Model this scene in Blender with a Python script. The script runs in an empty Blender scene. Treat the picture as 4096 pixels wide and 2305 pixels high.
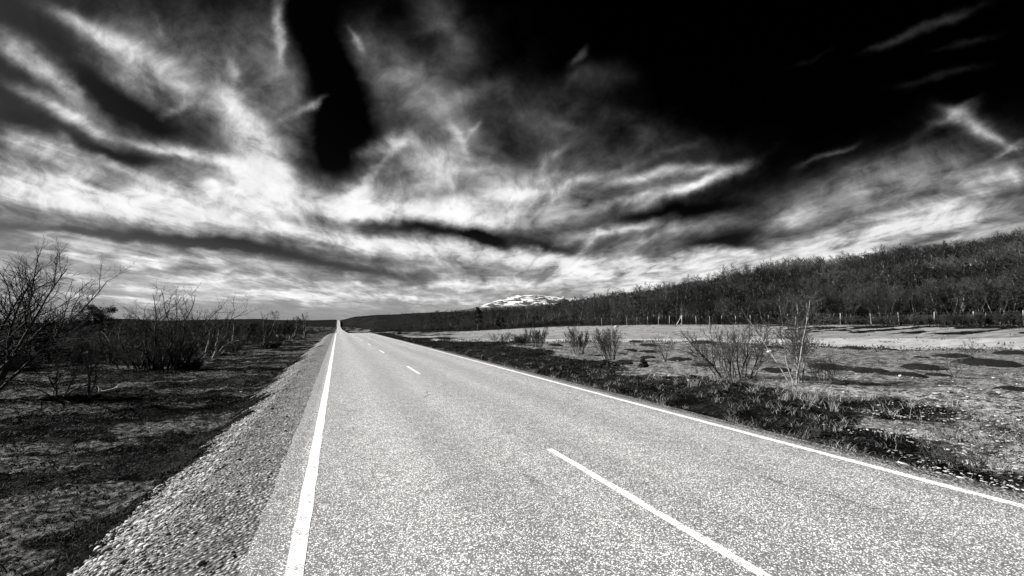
import bpy, math, random
import numpy as np
from mathutils import Vector
S = bpy.context.scene
COL = S.collection
RNG = np.random.default_rng(7)
random.seed(7)

# ------------------------------------------------------------------ camera
W0, H0 = 4096.0, 2305.0
FPX, PITCH, YAW, CAMH = 1695.0, math.radians(4.92), math.radians(22.3), 1.77
CY_, SY_ = math.cos(YAW), math.sin(YAW)
cam = bpy.data.cameras.new('camera')
cam.sensor_width = 36.0
cam.lens = 36.0 * FPX / W0
cam.clip_start, cam.clip_end = 0.05, 30000
camo = bpy.data.objects.new('camera', cam)
camo.location = (0, 0, CAMH)
camo.rotation_euler = (math.radians(90) + PITCH, 0, -YAW)
COL.objects.link(camo)
S.camera = camo
cam_az = YAW

def ray(px, py):
    x = (px - W0/2)/FPX
    y = -(py - H0/2)/FPX
    fy = math.cos(PITCH) - y*math.sin(PITCH)
    fz = math.sin(PITCH) + y*math.cos(PITCH)
    return x, fy, fz            # right, forward (level), up

def uv(px, py):                 # level tangent frame of that sky direction
    x, fy, fz = ray(px, py)
    return x/fy, fz/fy

def to_world(r, f):
    return r*CY_ + f*SY_, -r*SY_ + f*CY_

# ------------------------------------------------------------------ numpy noise
def _hash(ix, iy, seed):
    n = (ix.astype(np.int64)*374761393 + iy.astype(np.int64)*668265263 + seed*1442695041) & 0x7fffffff
    n = ((n ^ (n >> 13))*1274126177) & 0x7fffffff
    return ((n ^ (n >> 16)) & 0xffff)/65535.0

def vnoise(x, y, seed=0):
    ix, iy = np.floor(x), np.floor(y)
    fx, fy = x-ix, y-iy
    fx = fx*fx*(3-2*fx); fy = fy*fy*(3-2*fy)
    a = _hash(ix, iy, seed); b = _hash(ix+1, iy, seed)
    c = _hash(ix, iy+1, seed); d = _hash(ix+1, iy+1, seed)
    return (a*(1-fx)+b*fx)*(1-fy) + (c*(1-fx)+d*fx)*fy - .5

def fbm(x, y, o=4, seed=0):
    s = 0; a = 1.0
    for i in range(o):
        s = s + a*vnoise(x, y, seed+i*17); x = x*2.03+3.1; y = y*2.03+7.7; a *= .5
    return s

def sstep(a, b, x):
    t = np.clip((x-a)/(b-a), 0, 1)
    return t*t*(3-2*t)

# ------------------------------------------------------------------ terrain height
RY = [-400, 0, 85, 97, 150, 200, 300, 350, 690, 1100, 1400, 1700, 2200, 9000]
RZ = [0, 0, 0, -.06, -1.2, -2.6, -4.0, -4.3, -6.0, -4.7, 10, 17, 18, 18]
def road_z(y):
    return np.interp(y, RY, RZ)
XL, XC, XR = -0.23, 2.85, 6.24          # painted lines
EL, ER = -0.58, 6.50                    # asphalt edges

# bearing tables (image column at the horizon -> bearing), toe and crest depth, skyline row
T_PX = np.array([0, 259, 440, 517, 646, 879, 1024, 1116, 1233, 1342, 1351, 1419, 1505, 1660, 1776, 1900, 2007, 2113, 2263, 2455, 2583, 2711, 2797, 2948, 3152, 3384, 3645, 3820, 3965, 4096])
T_SKY = np.array([1294, 1289, 1276, 1275, 1283, 1277, 1275, 1279, 1281, 1277, 1282, 1265, 1258, 1249, 1240, 1234, 1225, 1220, 1192, 1164, 1147, 1121, 1104, 1074, 1045, 1031, 993, 981, 958, 938])
T_TOE = np.interp(T_PX, [0, 1342, 1351, 1505, 1700, 1900, 2200, 2600, 3000, 3500, 4096], [700, 1100, 1100, 330, 220, 165, 133, 107, 92, 75, 60])
T_CR = np.interp(T_PX, [0, 1342, 1505, 1700, 1900, 2200, 2600, 3000, 3500, 4096], [2600, 2000, 1500, 1000, 750, 500, 330, 250, 190, 145])
T_ZT = np.interp(T_PX, [0, 1342, 1505, 1900, 2200, 2600, 4096], [-3, -4.5, -3.5, -.6, 1.2, 1.75, 1.75])
_v = np.array([uv(p, s)[1] for p, s in zip(T_PX, T_SKY)])
_a = np.array([math.atan(uv(p, s)[0]) for p, s in zip(T_PX, T_SKY)])
T_ZC = CAMH + _v*T_CR - np.interp(T_PX, [0, 1351, 1900, 2300, 4096], [1.0, 1.5, 5.5, 7.4, 8.8])
_ca = np.cos(_a)
def ext(arr, l, r): return np.concatenate([[l[2], l[1], l[0]], arr, [r[0], r[1], r[2]]])
A_ = ext(_a, (-1.2, -2.0, -3.1416), (1.25, 2.2, 3.1416))
R_TOE = ext(T_TOE/_ca, (800, 800, 500), (85, 160, 500))
R_CR = ext(T_CR/_ca, (2800, 2800, 1800), (200, 420, 1800))
Z_TOE = ext(T_ZT, (-2, -1, -.5), (1.75, 1.0, -.5))
Z_CR = ext(T_ZC, (20, 15, 12), (35, 40, 12))

def fields(x, y):
    r = np.hypot(x, y)
    a = np.arctan2(x, y) - YAW
    a = (a+np.pi) % (2*np.pi) - np.pi
    return r, a

def H(x, y, detail=True):
    x = np.asarray(x, float); y = np.asarray(y, float)
    r, a = fields(x, y)
    rt, rc = np.interp(a, A_, R_TOE), np.interp(a, A_, R_CR)
    zt, zc = np.interp(a, A_, Z_TOE), np.interp(a, A_, Z_CR)
    side = sstep(-.5, 6.5, x)                        # 0 left of the road, 1 right of it
    near = -.85*(1-side) + -.12*side
    near = near + (road_z(y))*sstep(60, 130, y)*(1-sstep(40, 140, np.abs(x)))
    t1 = sstep(.42, 1.0, r/rt)
    z = near*(1-t1) + zt*t1
    t2 = np.clip((r-rt)/(rc-rt), 0, 1)
    t2 = .35*t2 + .65*t2*t2*(3-2*t2)
    z = z + (zc-zt)*t2
    z = z - np.clip(r-rc*1.05, 0, 1e9)*.02
    if detail:
        fade = 1-sstep(60, 160, r)
        lf = 1+.55*(1-side)
        hum = .16*fbm(x*.22, y*.22, 3, 3) + .10*lf*fbm(x*1.1, y*1.1, 3, 11) + .055*lf*fbm(x*4.0, y*4.0, 3, 23)
        flat = 1-sstep(.55, .8, r/rt)*side*.9
        z = z + hum*fade*flat
        z = z + sstep(150, 500, r)*fbm(x/60, y/60, 3, 5)*1.4 + sstep(500, 1200, r)*fbm(x/9, y/9, 2, 9)*1.6*np.clip(r/2500, .3, 1)
    # road corridor: embankment blended into the natural ground
    zr = road_z(y)
    dl, dr = EL - x, x - ER
    zl = np.where(dl < .75, zr-.03-.06*np.clip(dl, 0, 9), zr-.075-(dl-.75)*.52)
    zg = np.where(dr < .4, zr-.03-.05*np.clip(dr, 0, 9), zr-.05-(dr-.4)*.30)
    inside = (x > EL) & (x < ER)
    emb = np.where(x <= EL, zl, zg)
    d = np.maximum(dl, dr)
    nz = np.where(x <= EL, np.maximum(emb, z), np.where(d < 2.2, emb, z))
    wl = sstep(1.5, 3.0, dl)                          # toe of the left bank
    zz_l = emb*(1-wl) + z*wl
    wr = sstep(.3, 2.4, dr)
    zz_r = emb*(1-wr) + z*wr
    zz = np.where(x <= EL, zz_l, zz_r)
    far_r = sstep(1650, 1760, y)
    zz = np.where(inside, zr-.35, zz)
    return np.where((y > 1760), z, zz*(1-far_r)+z*far_r)

def H1(x, y): return float(H(np.array([x]), np.array([y]))[0])

def at(px, py, dmin=2.0, dmax=2500):
    """where the sight line through a place of the photograph meets the terrain"""
    x, fy, fz = ray(px, py)
    d = np.exp(np.linspace(math.log(dmin), math.log(dmax), 1500))
    X, Y = to_world(x/fy*d, d)
    zz = CAMH + fz/fy*d
    h = H(X, Y, False)
    k = np.argmax(zz < h)
    if not (zz < h).any(): k = -1
    return float(X[k]), float(Y[k]), float(d[k])

def at_depth(px, d):
    x, fy, fz = ray(px, 1298)
    return to_world(x/fy*d, d)

def H_near(x, y): return H1(x, y)

# ------------------------------------------------------------------ object helpers
def mk_mesh(name, V, F, smooth=False):
    V = np.asarray(V, np.float32); F = np.asarray(F, np.int32)
    me = bpy.data.meshes.new(name)
    n, k = F.shape
    me.vertices.add(len(V)); me.vertices.foreach_set('co', V.ravel())
    me.loops.add(n*k); me.loops.foreach_set('vertex_index', F.ravel())
    me.polygons.add(n)
    me.polygons.foreach_set('loop_start', np.arange(0, n*k, k, dtype=np.int32))
    me.polygons.foreach_set('loop_total', np.full(n, k, np.int32))
    if smooth: me.polygons.foreach_set('use_smooth', np.ones(n, bool))
    me.update(calc_edges=True); me.validate()
    return me

def obj(name, me, m=None, parent=None, loc=None):
    o = bpy.data.objects.new(name, me)
    if m is not None and me is not None and len(me.materials) == 0: me.materials.append(m)
    if parent is not None: o.parent = parent
    if loc is not None: o.location = loc
    COL.objects.link(o)
    return o

def tag(o, label=None, cat=None, group=None, kind=None):
    if label: o['label'] = label
    if cat: o['category'] = cat
    if group: o['group'] = group
    if kind: o['kind'] = kind
    return o

def thing(name, label, cat, loc, rz=0.0, group=None, sc=1.0):
    o = bpy.data.objects.new(name, None)
    o.empty_display_size = .2
    o.location = loc; o.rotation_euler = (0, 0, rz); o.scale = (sc, sc, sc)
    COL.objects.link(o)
    return tag(o, label, cat, group)

class MB:
    def __init__(s): s.v = []; s.f = []; s.n = 0
    def add(s, V, F):
        V = np.asarray(V, float); F = np.asarray(F, int)
        s.v.append(V); s.f.append(F+s.n); s.n += len(V)
    def box(s, c, size, rot=None, bev=.0):
        b = bev
        x, y, z = [q/2 for q in size]
        V = np.array([(i*x, j*y, k*z) for i in (-1, 1) for j in (-1, 1) for k in (-1, 1)], float)
        F = [(0, 1, 3, 2), (4, 6, 7, 5), (0, 4, 5, 1), (2, 3, 7, 6), (0, 2, 6, 4), (1, 5, 7, 3)]
        if rot is not None: V = V @ np.asarray(rot).T
        s.add(V+np.asarray(c), F)
    def tube(s, pts, rad, n=6, cap=True):
        V, F = tube(np.asarray(pts, float), np.asarray(rad, float), n)
        s.add(V, F)
    def mesh(s, name, smooth=False):
        return mk_mesh(name, np.concatenate(s.v), np.concatenate(s.f), smooth)

def tube(P, R, n):
    d = P[-1]-P[0]; L = np.linalg.norm(d)
    d = d/L if L > 1e-9 else np.array([0, 0, 1.])
    ref = np.array([1., 0, 0]) if abs(d[0]) < .8 else np.array([0, 1., 0])
    u = np.cross(d, ref); u /= np.linalg.norm(u); v = np.cross(d, u)
    an = np.arange(n)*2*math.pi/n
    ring = np.cos(an)[:, None]*u + np.sin(an)[:, None]*v
    V = (P[:, None, :] + R[:, None, None]*ring[None]).reshape(-1, 3)
    m = len(P)
    i = np.arange(m-1)[:, None]*n; j = np.arange(n)[None]; jn = (j+1) % n
    F = np.stack([i+j, i+jn, i+n+jn, i+n+j], -1).reshape(-1, 4)
    return V, F

# ------------------------------------------------------------------ materials
class NT:
    def __init__(s, name, rough=.9, spec=.2):
        s.m = bpy.data.materials.new(name); s.m.use_nodes = True
        s.t = s.m.node_tree; s.b = s.t.nodes['Principled BSDF']
        s.b.inputs['Roughness'].default_value = rough
        s.b.inputs['Specular IOR Level'].default_value = spec
    def n(s, kind, **kw):
        q = s.t.nodes.new(kind)
        for k, v in kw.items(): setattr(q, k, v)
        return q
    def link(s, a, b): s.t.links.new(a, b)
    def put(s, sock, v):
        if hasattr(v, 'is_output') or isinstance(v, bpy.types.NodeSocket): s.link(v, sock)
        elif v is not None: sock.default_value = v
    def math(s, op, a, b=None, c=None, clamp=False):
        q = s.n('ShaderNodeMath', operation=op, use_clamp=clamp)
        for i, v in enumerate((a, b, c)):
            if v is not None: s.put(q.inputs[i], v)
        return q.outputs[0]
    def noise(s, vec, scale, detail=4, rough=.55, dist=0):
        q = s.n('ShaderNodeTexNoise')
        if vec is not None: s.link(vec, q.inputs['Vector'])
        q.inputs['Scale'].default_value = scale; q.inputs['Detail'].default_value = detail
        q.inputs['Roughness'].default_value = rough; q.inputs['Distortion'].default_value = dist
        return q.outputs[0]
    def voro(s, vec, scale, out='Distance', feature='F1', rnd=1.0):
        q = s.n('ShaderNodeTexVoronoi', feature=feature)
        if vec is not None: s.link(vec, q.inputs['Vector'])
        q.inputs['Scale'].default_value = scale
        q.inputs['Randomness'].default_value = rnd
        return q.outputs[out]
    def sm(s, x, a, b):                                # smoothstep
        q = s.n('ShaderNodeMapRange', interpolation_type='SMOOTHSTEP')
        s.put(q.inputs[0], x); q.inputs[1].default_value = a; q.inputs[2].default_value = b
        return q.outputs[0]
    def mix(s, f, a, b):                               # float mix
        q = s.n('ShaderNodeMix', data_type='FLOAT')
        s.put(q.inputs[0], f); s.put(q.inputs[2], a); s.put(q.inputs[3], b)
        return q.outputs[0]
    def pos(s): return s.n('ShaderNodeNewGeometry').outputs['Position']
    def objc(s): return s.n('ShaderNodeTexCoord').outputs['Object']
    def map(s, vec, scale=(1, 1, 1), rot=(0, 0, 0)):
        q = s.n('ShaderNodeMapping'); s.link(vec, q.inputs[0])
        q.inputs['Scale'].default_value = scale; q.inputs['Rotation'].default_value = rot
        return q.outputs[0]
    def attr(s, name):
        return s.n('ShaderNodeAttribute', attribute_name=name).outputs['Fac']
    def grey(s, v): 
        q = s.n('ShaderNodeCombineColor')
        for i in range(3): s.put(q.inputs[i], v)
        s.link(q.outputs[0], s.b.inputs['Base Color'])
    def bump(s, h, strength=.5, dist=.02):
        q = s.n('ShaderNodeBump'); q.inputs['Strength'].default_value = strength
        q.inputs['Distance'].default_value = dist
        s.link(h, q.inputs['Height']); s.link(q.outputs[0], s.b.inputs['Normal'])

def m_noise(name, lo, hi, scale, detail=3, a=.35, b=.65, rough=.9, bump=0, stretch=(1, 1, 1), spec=.2):
    n = NT(name, rough, spec)
    v = n.map(n.objc(), stretch)
    f = n.noise(v, scale, detail)
    n.grey(n.mix(n.sm(f, a, b), lo, hi))
    if bump: n.bump(f, bump, .02)
    return n.m

def m_bark(name, lo, hi, a=.42, b=.6, scale=9):
    n = NT(name, .85, .2)
    v = n.map(n.objc(), (1, 1, .45))
    f = n.noise(v, scale, 4, .6)
    f2 = n.noise(n.map(n.objc(), (1, 1, 4)), scale*1.2, 3)
    k = n.math('ADD', n.math('MULTIPLY', f, .65), n.math('MULTIPLY', f2, .35))
    n.grey(n.mix(n.sm(k, a, b), lo, hi))
    return n.m

# ------------------------------------------------------------------ sky and sun
SUN_EL, SUN_AZ = math.radians(33), math.radians(-57)
EXPO = 1.4
def build_sky():
    w = bpy.data.worlds.new('World'); S.world = w; w.use_nodes = True
    n = NT.__new__(NT); n.t = w.node_tree
    bg = n.t.nodes['Background']
    sky = n.n('ShaderNodeTexSky', sky_type='NISHITA', sun_disc=False)
    sky.sun_elevation = SUN_EL; sky.sun_rotation = SUN_AZ
    sky.dust_density = .6
    sep = n.n('ShaderNodeSeparateColor'); n.link(sky.outputs[0], sep.inputs[0])
    R, B = sep.outputs[0], sep.outputs[2]
    # black-and-white picture taken through a deep red filter: blue sky goes dark
    ratio = n.math('DIVIDE', R, n.math('MAXIMUM', B, .001))
    k = n.math('MULTIPLY', n.math('SUBTRACT', ratio, .33), 1.4, clamp=True)
    clear = n.math('MULTIPLY', n.math('POWER', n.math('MULTIPLY', n.math('MULTIPLY', R, .1), n.math('POWER', k, 2.4)), 1.1), 10*.62*2**(1-EXPO))
    clear = n.math('DIVIDE', clear, n.math('MULTIPLY_ADD', clear, .42*2**(EXPO-1), 1.0))
    dirv = n.n('ShaderNodeTexCoord').outputs['Generated']
    def dot(v):
        q = n.n('ShaderNodeVectorMath', operation='DOT_PRODUCT')
        n.link(dirv, q.inputs[0]); q.inputs[1].default_value = v
        return q.outputs['Value']
    f_ = dot((SY_, CY_, 0)); r_ = dot((CY_, -SY_, 0)); u_ = dot((0, 0, 1))
    fm = n.math('MAXIMUM', f_, .12)
    front = n.sm(f_, .1, .3)
    cu, cv = n.math('DIVIDE', r_, fm), n.math('DIVIDE', u_, fm)
    comb = n.n('ShaderNodeCombineXYZ'); n.link(cu, comb.inputs[0]); n.link(cv, comb.inputs[1])
    P = comb.outputs[0]
    # cloud deck coordinates: bands run towards one bearing
    az = math.atan((1180-1288)*1.59/FPX)+YAW
    uz = n.math('ADD', n.math('MAXIMUM', u_, 0), .055)
    al = n.math('DIVIDE', dot((math.sin(az), math.cos(az), 0)), uz)
    ac = n.math('DIVIDE', dot((math.cos(az), -math.sin(az), 0)), uz)
    cq = n.n('ShaderNodeCombineXYZ')
    n.link(n.math('MULTIPLY', al, .30), cq.inputs[0]); n.link(ac, cq.inputs[1])
    Q = cq.outputs[0]
    cq2 = n.n('ShaderNodeCombineXYZ')
    n.link(n.math('MULTIPLY', al, .55), cq2.inputs[0]); n.link(ac, cq2.inputs[1]); cq2.inputs[2].default_value = 4.3
    Q2 = cq2.outputs[0]
    # warp of the stroke coordinates for torn edges
    def warp(P, vec, scale, amp, detail=3):
        q = n.n('ShaderNodeTexNoise'); n.link(vec, q.inputs['Vector'])
        q.inputs['Scale'].default_value = scale; q.inputs['Detail'].default_value = detail
        q.inputs['Roughness'].default_value = .6
        s1 = n.n('ShaderNodeVectorMath', operation='SUBTRACT'); n.link(q.outputs['Color'], s1.inputs[0]); s1.inputs[1].default_value = (.5, .5, .5)
        s2 = n.n('ShaderNodeVectorMath', operation='MULTIPLY'); n.link(s1.outputs[0], s2.inputs[0]); s2.inputs[1].default_value = amp
        s3 = n.n('ShaderNodeVectorMath', operation='ADD'); n.link(P, s3.inputs[0]); n.link(s2.outputs[0], s3.inputs[1])
        return s3.outputs[0]
    P2 = warp(P, P, 3.4, (.10, .07, 0), 3)
    P2 = warp(P2, P, 13, (.040, .030, 0), 4)
    P2 = warp(P2, Q2, 1.8, (.07, .03, 0), 4)
    P3 = warp(P, Q, 1.2, (.25, .12, 0), 3)
    # the cloud banks: centre and half length, half width (photo columns/rows of a 2576 wide view), tilt, weight
    total = None
    Pk = P2
    for i_, (x, y, hl, hw, ang, w_) in enumerate(CLOUDS):
        s = 1.59
        if i_ and i_ % 8 == 0:                        # a (nil) link to the sum so far keeps the node stack short
            ch = n.n('ShaderNodeVectorMath', operation='MULTIPLY_ADD')
            n.link(total, ch.inputs[0]); ch.inputs[1].default_value = (1e-9, 1e-9, 1e-9); n.link(P2, ch.inputs[2])
            Pk = ch.outputs[0]
        c = np.array(uv(x*s, y*s))
        ca, sa = math.cos(math.radians(ang)), math.sin(math.radians(ang))
        A = np.array(uv((x+hl*ca)*s, (y+hl*sa)*s))-c
        Bv = np.array(uv((x-hw*sa)*s, (y+hw*ca)*s))-c
        q = n.n('ShaderNodeMapping', vector_type='TEXTURE')
        n.link(Pk, q.inputs[0])
        q.inputs['Location'].default_value = (c[0], c[1], 0)
        q.inputs['Rotation'].default_value = (0, 0, math.atan2(A[1], A[0]))
        q.inputs['Scale'].default_value = (np.linalg.norm(A), np.linalg.norm(Bv), 1)
        d = n.n('ShaderNodeVectorMath', operation='DOT_PRODUCT')
        n.link(q.outputs[0], d.inputs[0]); n.link(q.outputs[0], d.inputs[1])
        if w_ > 0 and hw < 15 and hl < 70: w_ *= .72
        if w_ < 0: w_ *= .66; hw *= 1.15
        e = n.math('POWER', .42, d.outputs['Value'])
        total = n.math('MULTIPLY_ADD', e, w_, total if total is not None else 0.0)
    fib = n.noise(Q, 1.7, 6, .58, .45)
    fib2 = n.noise(Q2, 4.6, 5, .58, .6)
    puff = n.noise(P3, 12.0, 6, .62, .25)
    tex = n.math('ADD', n.math('MULTIPLY', fib, .30), n.math('ADD', n.math('MULTIPLY', fib2, .30), n.math('MULTIPLY', puff, .40)))
    tx = n.math('SUBTRACT', tex, .5)
    st = n.math('MAXIMUM', total, 0.0)
    dens = n.math('MULTIPLY', st, n.math('MULTIPLY_ADD', tx, 4.1, 1.16))
    dens = n.math('ADD', dens, n.math('MULTIPLY', tx, n.math('MULTIPLY_ADD', st, .35, .06)))
    back = n.math('MULTIPLY', n.sm(tex, .47, .66), .7)
    dens = n.math('MAXIMUM', n.mix(front, back, dens), 0.0)
    # soft shoulder, then from tone to light
    dens = n.math('MAXIMUM', n.math('SMOOTH_MIN', dens, 1.0, .35), 0.0)
    lit = n.math('MULTIPLY', n.math('MULTIPLY', n.math('POWER', dens, 1.75), n.math('MULTIPLY_ADD', n.math('ADD', n.math('MULTIPLY', fib, .5), n.math('MULTIPLY', puff, .5)), 1.3, .32)), 10*2**-EXPO*.92)
    alpha = n.math('MULTIPLY', dens, .95, clamp=True)
    val = n.math('ADD', n.math('MULTIPLY', clear, n.math('SUBTRACT', 1.0, alpha)), lit)
    cc = n.n('ShaderNodeCombineColor')
    for i in range(3): n.link(val, cc.inputs[i])
    n.link(cc.outputs[0], bg.inputs[0])
    bg.inputs[1].default_value = .1
    w.cycles.sampling_method = 'MANUAL'; w.cycles.sample_map_resolution = 512

CLOUDS = [
 (900, 260, 130, 150, 30, .09), (1250, 600, 300, 40, 4, .16), (1000, 120, 260, 120, 0, .05),
 (1450, 320, 240, 90, 10, .06), (1250, 240, 200, 60, 20, .04), (1560, 420, 240, 70, -6, .12), (1480, 560, 260, 50, 0, .20), (1850, 560, 260, 60, -10, .13), (2250, 470, 330, 80, -18, .20), (2000, 640, 330, 50, -8, .16),
 (250, 600, 330, 8, 5, .22), (120, 640, 160, 6, 4, .22), (420, 640, 200, 5, 4, .20), (300, 715, 240, 6, 1, .22), (620, 700, 160, 5, 2, .2), (150, 745, 200, 6, 0, .2),
 (430, 190, 380, 150, 35, .15), (300, 330, 300, 60, 15, .10),
 # upper left: slanting streaks
 (190, 60, 85, 20, 28, .40), (310, 112, 95, 24, 25, .36), (300, 170, 110, 42, 35, .26), (400, 160, 120, 40, 38, .16),
 (60, 130, 115, 24, 36, .38), (170, 222, 115, 24, 39, .30), (130, 265, 105, 20, 28, .46), (235, 322, 75, 18, 32, .36),
 (480, 200, 200, 75, 40, .27), (410, 70, 40, 13, 65, .22), (450, 272, 36, 12, -30, .30), (462, 212, 16, 9, 20, .2), (520, 110, 110, 50, 40, .12),
 (592, 170, 40, 12, 82, .32), (602, 260, 75, 34, 62, .34), (640, 330, 80, 42, 65, .42), (655, 405, 75, 55, 55, .40), (620, 300, 40, 14, 70, .25),
 (705, 230, 110, 55, 60, .26), (745, 340, 60, 50, 60, .13), (765, 272, 50, 11, -38, .42), (790, 258, 24, 7, -40, .25),
 (700, 60, 80, 15, 92, .36), (655, 60, 90, 45, 80, .13), (700, 130, 30, 10, 90, .2), (560, 60, 120, 60, 40, .08),
 # left: the white bank
 (60, 365, 120, 32, 14, .58), (152, 352, 26, 14, 50, .25), (40, 430, 200, 36, 10, .40), (200, 500, 300, 42, 9, .58), (500, 520, 280, 46, 4, .55), (330, 440, 260, 45, 12, .36), (640, 460, 160, 45, 10, .38), (60, 500, 160, 34, 8, .22),
 (430, 378, 150, 14, 16, .26), (530, 398, 120, 13, 10, .28), (300, 410, 80, 14, 30, .18), (700, 440, 60, 40, 20, .2), (760, 500, 150, 36, 6, .28),
 # middle
 (965, 368, 60, 20, -20, .46), (925, 455, 60, 11, -58, .36), (900, 490, 60, 22, -30, .24), (1075, 395, 115, 62, -6, .40), (1200, 440, 130, 48, 8, .34), (1150, 355, 46, 13, 62, .34), (1192, 326, 30, 7, -52, .30),
 (1010, 460, 110, 50, 0, .22), (955, 190, 110, 55, 70, .17), (1060, 222, 115, 46, 40, .22), (1185, 240, 75, 20, -14, .17), (1150, 130, 110, 60, 70, .11), (1090, 30, 70, 45, 60, .11), (910, 100, 30, 8, 60, .30), (1110, 300, 100, 40, 30, .12),
 (1300, 330, 190, 80, 0, .09), (1415, 318, 34, 11, 0, .13), (1340, 300, 60, 16, -10, .06),
 (1312, 498, 75, 14, -3, .42), (1222, 432, 50, 11, -4, .26), (1110, 546, 240, 20, 3, .42), (950, 522, 170, 38, 2, .38), (1250, 510, 210, 48, -4, .34), (1385, 402, 46, 9, -42, .22), (1360, 455, 120, 30, -16, .22),
 (1640, 440, 140, 14, -8, .44), (1745, 468, 120, 12, -22, .54), (1600, 500, 140, 12, -13, .32), (1480, 452, 110, 11, -20, .26), (1620, 470, 170, 30, -10, .15), (1790, 425, 60, 9, -8, .22), (1430, 500, 120, 26, -10, .2),
 (1455, 140, 26, 9, -48, .24), (1500, 195, 80, 34, -8, .09), (1440, 190, 40, 16, -40, .10), (1700, 372, 60, 9, -18, .10), (1600, 340, 70, 26, 40, .05),
 # long bands above the horizon
 (900, 606, 270, 21, 6, .46), (1210, 642, 260, 25, 6, .54), (1480, 652, 170, 24, 4, .52), (700, 576, 260, 18, 6, .30), (1540, 582, 75, 11, -10, .50), (1485, 608, 60, 10, -36, .34), (1625, 575, 50, 8, -6, .28), (1640, 600, 110, 12, -16, .2),
 (1720, 652, 170, 22, -4, .44), (1900, 690, 210, 26, -8, .42), (1500, 706, 310, 30, -2, .40), (1620, 740, 220, 20, -6, .4), (1180, 690, 260, 20, 4, .16),
 (150, 560, 240, 13, 6, .24), (300, 624, 330, 13, 5, .30), (130, 655, 200, 12, 3, .24), (420, 655, 260, 9, 3, .16), (480, 690, 320, 12, 2, .18), (565, 680, 36, 6, -4, .30), (520, 628, 60, 6, -8, .16), (700, 715, 220, 10, 2, .16), (300, 745, 300, 12, 0, .20), (150, 700, 260, 12, 2, .16),
 (745, 752, 120, 11, 0, .46), (700, 738, 90, 5, -5, .26), (840, 745, 50, 6, 0, .3), (1010, 743, 60, 6, 0, .42), (1065, 750, 90, 7, 0, .26), (915, 712, 28, 4, 0, .36), (1150, 722, 140, 8, -2, .30), (1200, 756, 130, 6, 0, .18),
 (600, 730, 900, 75, 2, .36), (400, 645, 700, 60, 4, .20), (1900, 650, 700, 60, -5, .10),
 # right
 (1985, 555, 42, 14, -22, .42), (2110, 618, 190, 28, -13, .44), (2260, 588, 210, 38, -12, .36), (2460, 560, 170, 46, -8, .46), (2510, 448, 120, 26, -6, .50), (2360, 520, 210, 36, -18, .30), (2150, 500, 260, 40, -20, .17), (2490, 640, 170, 40, -8, .30), (2200, 440, 110, 30, -18, .12), (2060, 590, 120, 14, -18, .2), (2330, 640, 260, 26, -10, .24),
 (2398, 300, 56, 12, -30, .36), (2455, 322, 70, 19, 28, .38), (2440, 262, 34, 7, -26, .16), (2540, 374, 64, 7, -28, .30), (2420, 300, 60, 26, 0, .12), (2510, 350, 50, 14, 30, .16),
 (2340, 70, 130, 14, -24, .11), (2230, 115, 60, 9, -20, .07), (2085, 392, 56, 7, -24, .20), (2420, 110, 70, 9, -18, .06), (2360, 195, 110, 11, -16, .06), (2040, 150, 60, 7, -22, .04),
 # gaps of clear dark sky
 (340, 278, 160, 26, 31, -.36), (300, 384, 120, 12, 14, -.40), (470, 404, 70, 9, 14, -.2), (552, 460, 60, 15, 15, -.34), (835, 345, 110, 64, 95, -.42), (800, 90, 150, 52, 90, -.16), (870, 190, 80, 60, 60, -.16), (30, 310, 60, 14, 10, -.15),
 (1080, 578, 190, 15, 6, -.40), (350, 588, 200, 12, 5, -.42), (640, 626, 230, 12, 10, -.46), (900, 676, 190, 11, 6, -.34), (1235, 610, 70, 12, 24, -.48), (1400, 622, 120, 14, 4, -.44), (1130, 690, 180, 6, 2, -.14), (450, 667, 120, 5, 0, -.2), (800, 700, 200, 8, 4, -.18),
 (990, 430, 36, 26, 60, -.20), (1140, 490, 32, 13, 0, -.18), (1210, 395, 50, 14, 20, -.1), (1540, 480, 60, 12, -10, -.14),
 (1860, 590, 110, 22, -14, -.36), (1650, 545, 220, 18, -8, -.26), (1890, 622, 60, 13, 10, -.40), (1760, 620, 70, 10, -10, -.2), (2280, 555, 110, 9, -8, -.26), (2410, 585, 120, 8, -17, -.30), (2330, 490, 60, 8, -16, -.16), (2460, 505, 60, 7, -12, -.16), (2180, 645, 80, 7, -10, -.16),
]
build_sky()
sl = bpy.data.lights.new('sun', 'SUN'); sl.energy = 4.6; sl.angle = math.radians(.5); sl.color = (1, .985, .96)
slo = bpy.data.objects.new('sun', sl); COL.objects.link(slo)
sd = Vector((math.sin(SUN_AZ)*math.cos(SUN_EL), math.cos(SUN_AZ)*math.cos(SUN_EL), math.sin(SUN_EL)))
slo.rotation_euler = sd.to_track_quat('Z', 'Y').to_euler()
S.view_settings.view_transform = 'Standard'; S.view_settings.look = 'None'
S.view_settings.exposure = EXPO; S.view_settings.gamma = 1
S.render.engine = 'CYCLES'
S.cycles.max_bounces = 4; S.cycles.diffuse_bounces = 2; S.cycles.glossy_bounces = 1; S.cycles.transparent_max_bounces = 4
#SKYONLY

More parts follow.
